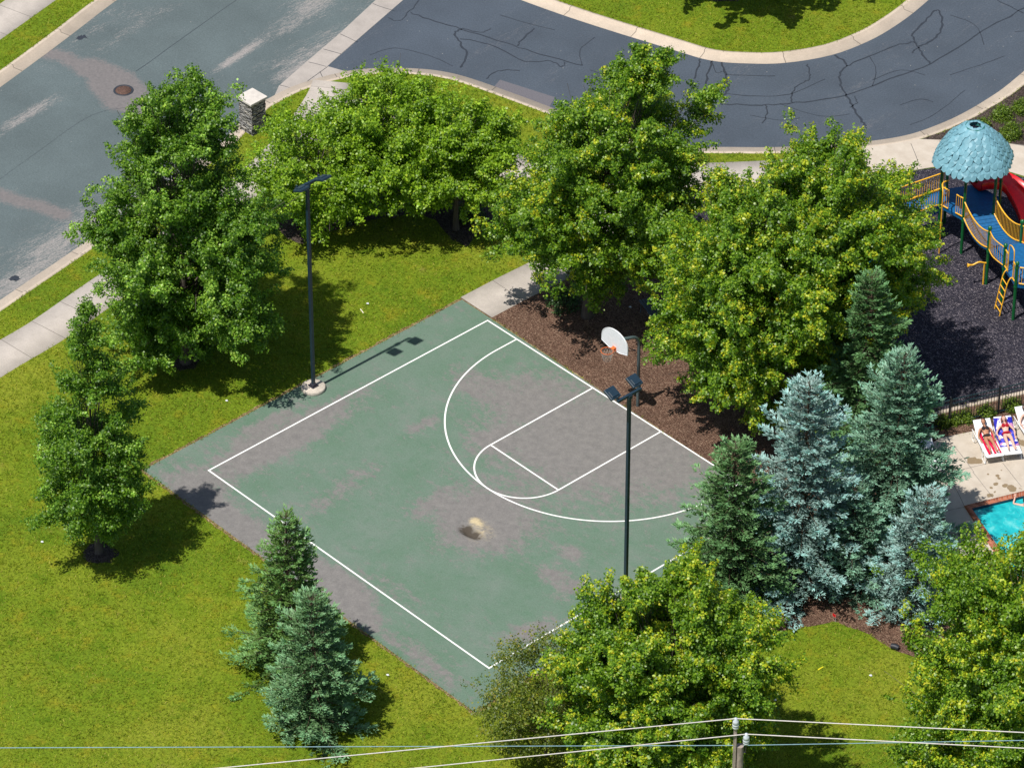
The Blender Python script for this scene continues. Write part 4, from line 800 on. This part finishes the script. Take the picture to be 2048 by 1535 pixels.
# ------------------------------------------------------------------ playground
ZD = 1.65
PC = Vector((G(1935, 472).x, G(1935, 472).y, 0)); P2g = G(1922, 507); a0 = math.atan2((P2g-PC).y, (P2g-PC).x); RH = 1.22
def hexpt(k, r=RH, z=0.0): return PC+Vector((r*math.cos(a0+k*math.pi/3), r*math.sin(a0+k*math.pi/3), z))
def railing(m, a, b, h=.78, step=.11, r=.022, curve=None, bottom=True):
    """bars between two deck edge points a, b; curve(t) lifts it"""
    cf = curve or (lambda t: 0); n = max(2, int((b-a).length/step)); top = []; bot = []
    for i in range(n+1):
        t = i/n; p = a.lerp(b, t)+Vector((0, 0, cf(t))); top.append(p+Vector((0, 0, h))); bot.append(p+Vector((0, 0, .06)))
        m.tube([bot[-1], top[-1]], r*.55, 5, cap=False)
    m.tube(top, r*1.3, 7); m.tube(bot, r*1.3, 7)
def post(parent, p, h, cap=True, r=.062):
    o = MB().tube([(p.x, p.y, 0), (p.x, p.y, h)], r, 14)
    for z in (ZD-.12, ZD+.75): o.tube([(p.x, p.y, z-.035), (p.x, p.y, z+.035)], r*1.22, 14)
    q = o.build('post', M['green'], parent)
    if cap: MB().lathe((p.x, p.y, h-.02), [(r*1.3, 0), (r*1.35, .05), (r*.95, .11), (.001, .135)], 14).build('post_cap', M['green'], q)
    return q
def playground():
    root = empty('playground_structure', (0, 0, 0), label='green and yellow playground structure with teal leaf roof, blue bridge and red slide', cat='playground')
    for k in range(6): post(root, hexpt(k), 3.75, False)
    c = PC
    MB().prism([hexpt(k, RH-.02) for k in range(6)], ZD-.14, ZD).build('tower_deck', M['deck'], root)
    # roof: six domed panels of overlapping leaf shapes
    RE, ZE, ZT = 1.60, 3.62, 5.12; rt = .36
    def prof(t): return rt+(RE-rt)*(t**.95), ZT-(ZT-ZE)*(.72*t+.28*t**3)
    sh = MB(); n = 10
    def dome(k, s, t, off=0.0):
        r, z = prof(t); A = hexpt(k, 1)-c; B = hexpt(k+1, 1)-c; A.z = B.z = 0; v = A.lerp(B, s); v = v.lerp(v.normalized(), .35); nr = v.normalized(); return c+v*(r+off*.6)+Vector((0, 0, z+off*.7))
    for k in range(6):
        vs = [dome(k, i/6, j/n, -.03) for j in range(n+1) for i in range(7)]; sh.add(vs, [(j*7+i, j*7+i+1, (j+1)*7+i+1, (j+1)*7+i) for j in range(n) for i in range(6)], True)
    roof = sh.build('roof', M['teal'], root)
    lv = MB()
    for k in range(6):
        rows = 7
        for j in range(rows):
            t = (j+.45)/rows; r, z = prof(t); ln = r*1.0; cnt = max(1, round(ln/.27))
            for i in range(cnt):
                s = (i+.5+(.25 if j % 2 else -.25)*(cnt > 1)+random.uniform(-.08, .08))/cnt; s = min(max(s, .06), .94); ce = dome(k, s, t, .012); dn = (dome(k, s, min(1, t+.05))-dome(k, s, t-.05)).normalized(); ri = (dome(k, min(1, s+.05), t)-dome(k, s-.05, t)).normalized(); nn = ri.cross(dn)
                if nn.z < 0: nn = -nn
                ra = random.uniform(-.35, .35); d2 = dn*math.cos(ra)+ri*math.sin(ra); r2 = nn.cross(d2); L, W = .25, .165; L *= random.uniform(.9, 1.15)
                ring = []; 
                for q in range(12):
                    a = 2*math.pi*q/12; rr = 1-.18*abs(math.sin(a*1.0))*(math.cos(a) > 0); ring.append(ce+d2*(math.cos(a)*L*(.95))+r2*(math.sin(a)*W*rr)+nn*(.012+.045*(math.cos(a) > 0)))
                mid = ce+nn*.07; low = [p-nn*.05 for p in ring]
                lv.add([mid]+ring+low, [(0, 1+q, 1+(q+1) % 12) for q in range(12)]+[(1+q, 13+q, 13+(q+1) % 12, 1+(q+1) % 12) for q in range(12)], False)
    for k in range(6): lv.tube([dome(k, 0, t, .035) for t in np.linspace(.02, 1, 9)], .016, 6)
    lv.build('leaf_shingles', M['teal'], roof)
    MB().lathe((c.x, c.y, ZT-.16), [(rt*.95, 0), (rt*1.12, .10), (rt*1.05, .22), (rt*.86, .21), (rt*.84, 0)], 18).build('roof_collar', plain('dark_teal_plastic', (.03, .15, .14), .5, .4), roof)
    # second platform
    p4, p5, p6, p7 = G(1972, 568), G(2003, 603), G(2026, 639), G(2036, 555); p8, p9 = G(2085, 648), G(2100, 590)
    for p in (p4, p5, p6, p7, p8, p9): post(root, p, 2.6)
    MB().prism([p4, p5, p6, p8, p9, p7], ZD-.14, ZD).build('platform_deck', M['deck'], root)
    # bridge from tower edge (k=0 to 1) to p4-p7
    e0 = hexpt(0, RH+.02, ZD); e1 = hexpt(1, RH+.02, ZD)
    if (e1-p7).length > (hexpt(-1, RH, ZD)-Vector((p7.x, p7.y, ZD))).length: e1 = hexpt(-1, RH+.02, ZD)
    f0, f1 = Vector((p4.x, p4.y, ZD)), Vector((p7.x, p7.y, ZD)); sag = lambda t: -.30*4*t*(1-t)
    N = 14; bd = MB()
    for i in range(N):
        t0, t1 = (i+.05)/N, (i+.95)/N; a, b = e0.lerp(f0, t0), e1.lerp(f1, t0); d, cc = e0.lerp(f0, t1), e1.lerp(f1, t1); zz = [Vector((0, 0, sag(t0))), Vector((0, 0, sag(t1)))]
        top = [a+zz[0], b+zz[0], cc+zz[1], d+zz[1]]; bot = [v-Vector((0, 0, .06)) for v in top]; bd.add(top+bot, [(0, 1, 2, 3), (7, 6, 5, 4), (0, 4, 5, 1), (1, 5, 6, 2), (2, 6, 7, 3), (3, 7, 4, 0)])
    bd.build('bridge_deck', M['deck'], root)
    for a, b in ((e0, f0), (e1, f1)): m = MB(); railing(m, a, b, .80, .10, curve=sag); m.build('bridge_railing', M['yellow'], root)
    up = lambda p: Vector((p.x, p.y, ZD))
    def panel(a, b, h=.80): m = MB(); railing(m, a, b, h, .10); m.build('guard_panel', M['yellow'], root)
    m = MB(); L = smooth_line([up(p4), up(p4).lerp(up(p5), .5)+(up(p4).lerp(up(p5), .5)-up(p9)).normalized()*.12, up(p5)], 6)
    for p in L: m.tube([p+Vector((0, 0, .02)), p+Vector((0, 0, .85))], .010, 5, cap=False)
    m.tube([p+Vector((0, 0, .85)) for p in L], .022, 7); m.tube([p+Vector((0, 0, .02)) for p in L], .022, 7); m.build('guard_panel', M['yellow'], root)
    o1, o2 = up(p5).lerp(up(p6), .30), up(p5).lerp(up(p6), .72); panel(up(p5), o1); panel(o2, up(p6)); panel(up(p6)+(up(p8)-up(p6))*.1, up(p8)); panel(up(p7), up(p7).lerp(up(p9), .9))
    # ladder with hand loops
    nrm = Vector(((p6-p5).y, -(p6-p5).x, 0)).normalized(); 
    if nrm.dot((p5+p6)/2-(p4+p7+p9)/3) < 0: nrm = -nrm
    m = MB(); ra, rb = o1.copy(), o2.copy(); fa, fb = G(1994, 615), G(2006, 631)
    fa = Vector((ra.x, ra.y, 0))+nrm*.42; fb = Vector((rb.x, rb.y, 0))+nrm*.42
    for r_, f_ in ((ra, fa), (rb, fb)):
        m.tube(smooth_line([f_, f_.lerp(Vector((r_.x, r_.y, 1.5))+nrm*.2, .7), Vector((r_.x, r_.y, 1.52))+nrm*.18, Vector((r_.x, r_.y, 1.72))+nrm*.08, r_+Vector((0, 0, .05))], 4), .024, 7)
    for i in range(5): t = .12+.2*i; zt = Vector((0, 0, 0)); m.tube([fa.lerp(Vector((ra.x, ra.y, 1.52))+nrm*.18, t), fb.lerp(Vector((rb.x, rb.y, 1.52))+nrm*.18, t)], .022, 7)
    m.build('ladder', M['yellow'], root)
    m = MB(); h_ = [o2+Vector((0, 0, .0)), o2+Vector((0, 0, 1.15)), o2.lerp(o1, .3)+Vector((0, 0, 1.34)), o2.lerp(o1, .75)+Vector((0, 0, 1.3)), o1+Vector((0, 0, 1.1)), o1]; m.tube(smooth_line(h_, 4), .024, 7); m.build('hand_loop', M['yellow'], root)
    # talk tube
    b = G(1966, 569); pp = Vector((p4.x, p4.y, 1.0)); m = MB(); m.tube([b, Vector((b.x, b.y, 1.0))], .035, 9); ho = G(1941, 530, 1.0)
    m.tube(smooth_line([pp, Vector((b.x, b.y, 1.02)), Vector((b.x, b.y, 1.05)).lerp(ho, .4)+Vector((0, 0, .06)), ho.lerp(b+Vector((0, 0, 1)), .2)+Vector((0, 0, 0)), ho], 4), .035, 9); d = (ho-Vector((b.x, b.y, 1.0))).normalized()
    m.lathe(ho, [(.03, -.03), (.05, .04), (.085, .11), (.07, .12), (.001, .06)], 14, d.to_track_quat('Z', 'Y')); m.build('talk_tube', M['yellow'], root)
    # fire pole with top bar, entry panels on the left front side
    fp = G(1878, 507); k1 = hexpt(-1) if (hexpt(-1)-G(1872, 480)).length < (hexpt(1)-G(1872, 480)).length else hexpt(1)
    s = hexpt(0, RH, ZD); e = Vector((k1.x, k1.y, ZD)); m = MB(); m.tube(smooth_line([fp, Vector((fp.x, fp.y, 1.8)), Vector((fp.x, fp.y, 2.85)), Vector((fp.x, fp.y, 3.05)).lerp(Vector((e.x, e.y, 3.05)), .4), Vector((e.x, e.y, 3.0))+(s-e)*.3], 4), .027, 8); m.build('fire_pole', M['yellow'], root)
    panel(e, e.lerp(s, .34), .9); panel(e.lerp(s, .66), s, .9)
    # ramp bridge to the left with two railings and blue skirts
    sg = -1 if (k1-hexpt(-1)).length < .1 else 1; l0 = hexpt(sg, RH, ZD); l1 = hexpt(2*sg, RH, ZD); dirv = (G(1786, 500)-G(1872, 470)).normalized(); L = 2.6
    dirv.z = 0
    MB().prism([l0, l1, l1+dirv*L, l0+dirv*L], ZD-.14, ZD-.005).build('ramp_deck', M['deck'], root)
    for q in (l0, l1): m = MB(); railing(m, q+dirv*.05, q+dirv*L, .80, .11); rr = m.build('ramp_railing', M['yellow'], root)
    sk = MB(); sk.add([l0+Vector((0, 0, -.32)), l0+dirv*L+Vector((0, 0, -.42)), l0+dirv*L+Vector((0, 0, .05)), l0+Vector((0, 0, .05))], [(0, 1, 2, 3)]); v_ = [Vector(p) for p in sk.v]; sd_ = (l0-l1).normalized()*.05
    sk = MB(); sk.add(v_+[p+sd_ for p in v_], [(0, 1, 2, 3), (7, 6, 5, 4), (0, 4, 5, 1), (1, 5, 6, 2), (2, 6, 7, 3), (3, 7, 4, 0)]); sk.build('ramp_skirt', M['blue'], root)
    ends = [l0+dirv*(L+.08), l1+dirv*(L+.08), l0+dirv*(L+1.2), l1+dirv*(L+1.2)]
    for p in ends: post(root, p, 2.6)
    MB().prism([ends[0], ends[1], ends[3], ends[2]], ZD-.14, ZD).build('platform_deck', M['deck'], root)
    # teal climbing wall at the end platform
    m = MB(); n0 = (l0-l1).normalized(); b0, b1 = ends[0], ends[2]
    vs = []; 
    for j in range(8):
        for i in range(6): t = i/5; z = ZD-.1-(ZD-.1)*j/7; vs.append(b0.lerp(b1, t)*1+n0*(.1+.5*(j/7)+.05*math.sin(i*2.1+j*1.7))+Vector((0, 0, z-ZD)))
    m.add(vs, [(j*6+i, j*6+i+1, (j+1)*6+i+1, (j+1)*6+i) for j in range(7) for i in range(5)], True); m.add([v+n0*-.08 for v in vs], [(j*6+i, (j+1)*6+i, (j+1)*6+i+1, j*6+i+1) for j in range(7) for i in range(5)], True); m.build('climbing_wall', plain('bright_teal_plastic', (.02, .30, .36), .45, .5), root)
    # red slide curving away on the right
    cl = smooth_line([G(1950, 372, 1.78), G(1975, 368, 1.70), G(2004, 372, 1.5), G(2030, 390, 1.2), G(2052, 422, .85), G(2066, 462, .5), G(2068, 505, .3), G(2064, 535, .25)], 6); prof_ = [(-.50, .42), (-.47, .44), (-.42, .10), (-.30, 0), (0, -.03), (.30, 0), (.42, .10), (.47, .44), (.50, .42), (.46, .06), (.30, -.06), (0, -.09), (-.30, -.06), (-.46, .06)]
    vs = []
    for i, p in enumerate(cl):
        t = (cl[min(i+1, len(cl)-1)]-cl[max(i-1, 0)]).normalized(); n_ = Vector((-t.y, t.x, 0)).normalized()
        for o, z in prof_: vs.append(p+n_*o+Vector((0, 0, z)))
    mm = len(prof_); sl = MB().add(vs, [(i*mm+j, (i+1)*mm+j, (i+1)*mm+(j+1) % mm, i*mm+(j+1) % mm) for i in range(len(cl)-1) for j in range(mm)], True).build('slide', M['red'], root)
    MB().tube([(cl[24].x, cl[24].y, 0), cl[24]], .05, 10).build('slide_support', M['green'], sl)
playground()
def yellow_panel():
    a, b = G(1424, 470), G(1486, 466); c = (a+b)/2; ang = math.atan2((b-a).y, (b-a).x); L = (b-a).length
    root = empty('play_panel', (c.x, c.y, 0), ang, label='orange yellow play panel on posts glimpsed through the maple leaves', cat='play panel')
    for s in (-1, 1): MB().tube([(s*L/2, 0, 0), (s*L/2, 0, 1.75)], .05, 10).build('post', M['green'], root)
    m = MB()
    for i in range(3): m.box((-L/2+.2+i*(L-.4)/2, 0, 1.15), (.34, .05, .95), None, .02)
    m.box((0, 0, 1.62), (L-.1, .06, .2), None, .02).box((0, 0, .72), (L-.1, .06, .2), None, .02); m.build('board', M['yellow'], root)
yellow_panel()

# ------------------------------------------------------------------ pool fence
def fence():
    a, b = G(1700, 898), G(2160, 789); d = b-a; L = d.length; ang = math.atan2(d.y, d.x); root = empty('pool_fence', a, ang, label='black iron picket fence between the pool deck and the playground', cat='fence')
    H = 1.22; n = int(L/.115); m = MB()
    m_p = MB()
    for i in range(n): m_p.box((i*.115+.05, 0, H/2), (.018, .018, H))
    m_p.build('picket', M['iron'], root, kind='stuff')
    for z in (H-.03, H-.22, .12): MB().box((L/2, 0.0, z), (L, .034, .034), None).build('rail', M['ironteal'], root)
    k = 0
    x = .0
    while x < L:
        p = MB().box((x, 0, (H+.08)/2), (.065, .065, H+.08), None, .005).build('fence_post', M['iron'], root); MB().lathe((x, 0, H+.08), [(.045, 0), (.045, .02), (.001, .05)], 8).build('post_cap', M['iron'], p); x += 2.0
fence()

# ------------------------------------------------------------------ loungers, people, towels
SZ = .36; HY = 1.12; BA = math.radians(33)
def lpt(x, y, dz=0.0):
    """point on the lounger surface; y measured along it from the foot end"""
    if y <= HY: return Vector((x, y, SZ+dz))
    s = y-HY; return Vector((x, HY+s*math.cos(BA)-dz*math.sin(BA), SZ+s*math.sin(BA)+dz*math.cos(BA)))
def lounger(foot, head, label):
    f = G(*foot, SZ); h = G(*head, SZ+.62*math.sin(BA)); d = h-f; ang = math.atan2(d.y, d.x)-math.pi/2
    root = empty('sun_lounger', (f.x, f.y, .025), ang, label=label, cat='sun lounger', group='white sun loungers on the pool deck')
    W = .31; s = MB()
    def slab(y0, y1):
        n = 5
        for i in range(n):
            ya, yb = y0+(y1-y0)*i/n, y0+(y1-y0)*(i+1)/n-.004; v = [lpt(-W, ya), lpt(W, ya), lpt(W, yb), lpt(-W, yb)]; u = [lpt(-W, ya, -.025), lpt(W, ya, -.025), lpt(W, yb, -.025), lpt(-W, yb, -.025)]; s.add(v+u, [(0, 1, 2, 3), (7, 6, 5, 4), (0, 4, 5, 1), (1, 5, 6, 2), (2, 6, 7, 3), (3, 7, 4, 0)])
    slab(0, HY-.01); s.build('seat', M['white'], root); s = MB(); slab(HY+.02, HY+.74); s.build('backrest', M['white'], root)
    fr = MB()
    for sx in (-1, 1): fr.tube([lpt(sx*(W+.02), -.01, -.02), lpt(sx*(W+.02), HY, -.02), lpt(sx*(W+.02), HY+.62*.9, -.02) if False else Vector((sx*(W+.02), HY+.62, SZ-.02))], .016, 6); fr.tube([lpt(sx*(W+.005), HY, -.02), lpt(sx*(W+.005), HY+.74, -.02)], .016, 6)
    fr.tube([lpt(-W, -.02, -.02), lpt(W, -.02, -.02)], .018, 6); fr.build('frame', M['white'], root)
    for sx in (-1, 1):
        for y0, dy in ((.12, -.10), (1.25, .25)):
            x = sx*(W+.02); MB().tube(smooth_line([(x, y0+.10, SZ-.03), (x+sx*.02, y0+dy*.3, .12), (x+sx*.02, y0+dy*.6, .015), (x+sx*.02, y0+dy+.12 if dy > 0 else y0+.28, .015), (x, y0+.36, SZ-.03)], 4), .015, 6).build('leg', M['white'], root)
    return root
GL = 'white sun loungers on the pool deck'
l1 = lounger((1990.5, 912), (1961, 838), 'white lounger with a striped towel under a sunbather in a black bikini')
l2 = lounger((2026, 907), (2001.5, 829), 'white lounger with a blue patterned towel, in the middle of the row')
l3 = lounger((2078, 884), (2044, 812), 'white lounger cut off by the right edge of the picture')
l4 = lounger((1872, 940), (1847, 876), 'empty white lounger in the shade, half hidden by the spruce')
def towel(l, x0, x1, y0, y1, mat, label, amp=.012, sx=0.0):
    N, K = 26, 10; V = []
    for i in range(N+1):
        for j in range(K+1):
            y = y0+(y1-y0)*i/N; x = x0+(x1-x0)*j/K+sx*math.sin(y*5)*.02; hang = max(0, abs(x)-.33); p = lpt(max(-.335, min(.335, x))*1.0, y, .012+amp*(.5+.5*math.sin(x*23+y*9)))
            if hang > 0: p = p+Vector((math.copysign(.015, x), 0, -hang*.9))
            V.append(p)
    n = len(V); F = [(i*(K+1)+j, i*(K+1)+j+1, (i+1)*(K+1)+j+1, (i+1)*(K+1)+j) for i in range(N) for j in range(K)]
    lo = [p-Vector((0, 0, .009)) for p in V]; m = MB(); m.add(V, F, True); m.add(lo, [f[::-1] for f in F], True)
    o = m.build('towel', mat, label=label, cat='towel'); o.location = l.location; o.rotation_euler = l.rotation_euler; return o
towel(l1, -.28, .28, .10, 1.45, M['stripe'], 'red and white striped towel under the sunbather in black')
towel(l2, -.42, .42, .42, 1.80, M['towel'], 'blue and pink patterned towel spread under the sunbather in red')

def skin_mesh(name, chains, mat, parent, sub=2):
    """chains: list of dict(points=[(co, radius)], root=(chain, index) or None); one continuous skinned body"""
    V, E, R = [], [], []; idx = []
    for c, (pts, att) in enumerate(chains):
        ids = []; prev = idx[att[0]][att[1]] if att else None
        for co, r in pts:
            V.append(tuple(co)); R.append(r); i = len(V)-1; ids.append(i)
            if prev is not None: E.append((prev, i))
            prev = i
        idx.append(ids)
    me = bpy.data.meshes.new(name); me.from_pydata(V, E, []); me.update(); tmp = bpy.data.objects.new(name+'_tmp', me); COL.objects.link(tmp)
    md = tmp.modifiers.new('Skin', 'SKIN'); md.use_smooth_shade = True; md.branch_smoothing = .5
    for i, r in enumerate(R):
        rr = r if isinstance(r, tuple) else (r, r); me.skin_vertices[0].data[i].radius = rr
    me.skin_vertices[0].data[0].use_root = True
    s = tmp.modifiers.new('Sub', 'SUBSURF'); s.levels = sub; s.render_levels = sub
    dg = bpy.context.evaluated_depsgraph_get(); out = bpy.data.meshes.new_from_object(tmp.evaluated_get(dg)); bpy.data.objects.remove(tmp)
    out.materials.clear(); out.materials.append(mat); out.name = name
    for p in out.polygons: p.use_smooth = True
    return link(bpy.data.objects.new(name, out), parent)
def hand_chains(ch, wrist_idx, w, fwd, side, up, base_r=.022):
    """palm and five separate fingers from the wrist joint"""
    palm = w+fwd*.045; ch.append(([(palm, (.028, .015)), (w+fwd*.075, (.034, .012))], wrist_idx)); pc = len(ch)-1
    for k, (o, L) in enumerate(((-.027, .066), (-.009, .076), (.009, .072), (.027, .056))):
        b = w+fwd*.09+side*o; ch.append(([(b, .0085), (b+fwd*L*.45+up*.004, .008), (b+fwd*L*.8-up*.006, .0075), (b+fwd*L-up*.014, .006)], (pc, 1)))
    t = w+fwd*.03+side*-.03; ch.append(([(t, .011), (t+fwd*.025-side*.02, .009), (t+fwd*.05-side*.026, .007)], (pc, 0)))
def sunbather(l, skin, hairm, fab, label, turn, arm_out=.30, knee=0.0, bun=True):
    root = empty('person', l.location, l.rotation_euler.z, label=label, cat='person')
    S = lambda x, y, dz: lpt(x, y, dz+.022)
    ch = [([(S(0, 1.02, .10), (.150, .105)), (S(0, 1.16, .10), (.118, .09)), (S(0, 1.30, .105), (.125, .095)), (S(0, 1.43, .11), (.145, .10)), (S(0, 1.50, .105), (.10, .075)), (S(0, 1.555, .11), (.048, .048)), (S(0, 1.60, .12), (.05, .052))], None)]
    hc = S(0, 1.70, .135)
    for sx in (-1, 1):
        ch.append(([(S(sx*.095, .92, .09), (.085, .085)), (S(sx*.105, .74, .10), .07), (S(sx*.105, .56, .115+knee), .052), (S(sx*.11, .40, .08+knee*.7), .050), (S(sx*.115, .22, .055), .033), (S(sx*.12, .14, .06), .034)], (0, 0)))
        k = len(ch)-1; ch.append(([(S(sx*.13, .11, .12), .028), (S(sx*.15, .095, .19), .02)], (k, 5)))
        ch.append(([(S(sx*.165, 1.455, .10), .048), (S(sx*(.165+arm_out*.35), 1.27, .075), .038), (S(sx*(.165+arm_out*.42), 1.16, .065), .034), (S(sx*(.15+arm_out*.40), 1.03, .06), .029), (S(sx*(.14+arm_out*.38), .94, .05), .021)], (0, 3)))
        k = len(ch)-1; w = S(sx*(.14+arm_out*.38), .94, .05); hand_chains(ch, (k, 4), w, Vector((0, -1, -.05)).normalized(), Vector((-sx, 0, 0)), Vector((0, 0, 1)))
    body = skin_mesh('body', ch, skin, root)
    # head shaped with face; local frame: up along the backrest, face towards its normal
    ax = (lpt(0, 1.7)-lpt(0, 1.5)).normalized(); nr = Vector((0, -math.sin(BA), math.cos(BA))); Rt = Matrix.Rotation(turn, 3, ax); nf = Rt @ nr; sd_ = ax.cross(nf)
    hd = bmesh.new(); bmesh.ops.create_uvsphere(hd, u_segments=28, v_segments=20, radius=1)
    for v in hd.verts:
        x, y, z = v.co; # y = face dir, z = up
        jaw = 1-.28*max(0, -z)**1.4; X = x*.073*jaw; Y = y*.092*(1-.10*max(0, -z)); Z = z*.115
        if y > .4:
            if abs(x) < .22 and -.35 < z < .15: Y += .020*(1-abs(x)/.22)*(1-abs(z+.15)/.28 if abs(z+.15) < .28 else 0)
            if .18 < abs(x) < .5 and abs(z-.08) < .13: Y -= .007
            if abs(x) < .3 and abs(z+.52) < .09: Y += .005
            if abs(x) < .25 and z < -.75: Y += .008
        v.co = hc+sd_*X+nf*Y+ax*Z
    vs_ = [v.co.copy() for v in hd.verts]; fs_ = [[v.index for v in f.verts] for f in hd.faces]; hd.free()
    m = MB().add(vs_, fs_, True)
    for sx in (-1, 1): m.lathe(hc+sd_*sx*.072+nf*.0, [(.001, -.012), (.018, -.008), (.022, 0), (.012, .01), (.001, .008)], 10, (sd_*sx).to_track_quat('Z', 'Y'))
    m.build('head', skin, root)
    hm = MB(); vs_ = []
    n1, n2 = 20, 12
    for i in range(n2+1):
        for j in range(n1):
            th = math.pi*i/n2; ph = 2*math.pi*j/n1; x, y, z = math.sin(th)*math.cos(ph), math.sin(th)*math.sin(ph), math.cos(th); keep = 1.0
            if y > .42 and z < .42: keep = .78
            if z < -.35: keep = min(keep, .85)
            vs_.append(hc+sd_*x*.090*keep+nf*(y*.100*keep-.016)+ax*(z*.130*keep+.014))
    hm.add(vs_, [(i*n1+j, i*n1+(j+1) % n1, (i+1)*n1+(j+1) % n1, (i+1)*n1+j) for i in range(n2) for j in range(n1)], True)
    if bun: hm.lathe(hc+ax*.13-nf*.01, [(.001, -.05), (.04, -.03), (.052, 0), (.04, .035), (.001, .05)], 14)
    else: hm.tube([hc+ax*.08-nf*.05, hc+sd_*.08-nf*.04, hc+sd_*.10-ax*.12-nf*.05], [.05, .04, .02], 8); hm.tube([hc+ax*.08-nf*.05, hc-sd_*.08-nf*.04, hc-sd_*.10-ax*.12-nf*.05], [.05, .04, .02], 8)
    hm.build('hair', hairm, root)
    for sx in (-1, 1):
        e = hc+sd_*sx*.030+nf*.083+ax*.010; MB().lathe(e, [(.001, -.004), (.011, -.002), (.012, .002), (.001, .006)], 10, nf.to_track_quat('Z', 'Y')).build('eye', M['hair'], root)
    MB().box(hc+nf*.088-ax*.055, (.042, .012, .012), None, .003).build('mouth', plain('lips', (.40, .10, .09), .4, .5), root)
    # bikini
    t = MB()
    for sx in (-1, 1):
        p = S(sx*.068, 1.415, .215); n_ = 12; vs2 = [p+nr*.02]
        for i in range(n_): a = 2*math.pi*i/n_; r = .078*(1-.25*math.cos(a)*0); vs2.append(p+Vector((math.cos(a)*r*.95, 0, 0))+ax*(math.sin(a)*r)*(1.15 if math.sin(a) > 0 else .85)-nr*(.035))
        t.add(vs2, [(0, 1+i, 1+(i+1) % n_) for i in range(n_)], True); t.tube([p+ax*.05, S(sx*.05, 1.52, .20), S(sx*.03, 1.57, .16)], .008, 5); t.tube([p+Vector((sx*.06, 0, 0))-nr*.02, S(sx*.145, 1.36, .12), S(sx*.15, 1.36, .03)], .009, 5)
    t.build('bikini_top', fab, root)
    t = MB(); N = 24
    for (y, dz, rx, rz) in ((1.0, .10, .172, .124),): pass
    rings = [(1.055, .168, .116), (1.01, .174, .122), (.965, .160, .118)]; vs2 = []
    for y, rx, rz in rings:
        for i in range(N): a = 2*math.pi*i/N; vs2.append(S(math.cos(a)*rx, y-(.03 if y > .96 else 0)*abs(math.sin(a))*0-(1-abs(math.cos(a)))*(.05 if y < 1.0 else .01), .10+math.sin(a)*rz))
    t.add(vs2, [(k*N+i, k*N+(i+1) % N, (k+1)*N+(i+1) % N, (k+1)*N+i) for k in range(2) for i in range(N)], True); t.build('bikini_bottom', fab, root)
    return root
sunbather(l1, M['skin_a'], M['hair'], M['blackfab'], 'tanned person in a black bikini lying on a lounger, head turned right', -.75, .30)
sunbather(l2, M['skin_b'], M['hair_b'], M['redfab'], 'fair person in a red bikini lying on a patterned towel, face up', 0.0, .42, bun=False)
sunbather(l3, M['skin_b'], M['hair'], M['greenfab'], 'person in dark green swimwear lounging at the right edge of the picture', .4, .36)
def swimmer():
    c = G(2050, 1012, -.07); root = empty('person', c, label='swimmer with dark hair resting an arm on the brick pool edge', cat='person')
    dx = (G(2048, 983)-G(2048, 1000)); dx.z = 0; up_e = dx.normalized(); rt_ = Vector((up_e.y, -up_e.x, 0)); z = Vector((0, 0, 1))
    o = lambda a, b, h: rt_*a+up_e*b+z*h
    ch = [([(o(0, 0, -.45), (.14, .10)), (o(0, .02, -.2), (.15, .10)), (o(0, .05, 0), (.16, .10)), (o(0, .07, .08), (.09, .07)), (o(0, .08, .15), .05)], None)]
    for sx, e, w in ((-1, o(-.42, .10, .02), o(-.36, .36, .16)), (1, o(.3, .2, .05), o(.2, .42, .16))):
        ch.append(([(o(sx*.17, .06, .0), .05), (e, .038), (e.lerp(w, .5), .034), (w, .023)], (0, 2))); hand_chains(ch, (len(ch)-1, 3), w, up_e, rt_*-sx, z)
    skin_mesh('body', ch, M['skin_b'], root)
    h = MB(); hc = o(0, .06, .27); h.lathe(hc, [(.001, -.13), (.05, -.11), (.072, -.05), (.078, .02), (.06, .09), (.001, .12)], 20); h.lathe(hc+up_e*.085-z*.01, [(.001, -.02), (.016, 0), (.001, .03)], 8); h.build('head', M['skin_b'], root)
    h = MB(); h.lathe(hc-up_e*.018+z*.012, [(.088, -.08), (.092, -.02), (.088, .05), (.065, .10), (.001, .13)], 20); h.tube([hc-up_e*.07, hc-up_e*.11-z*.14, hc-up_e*.12-z*.24], [.06, .055, .03], 10); h.build('hair', M['hair'], root)
swimmer()
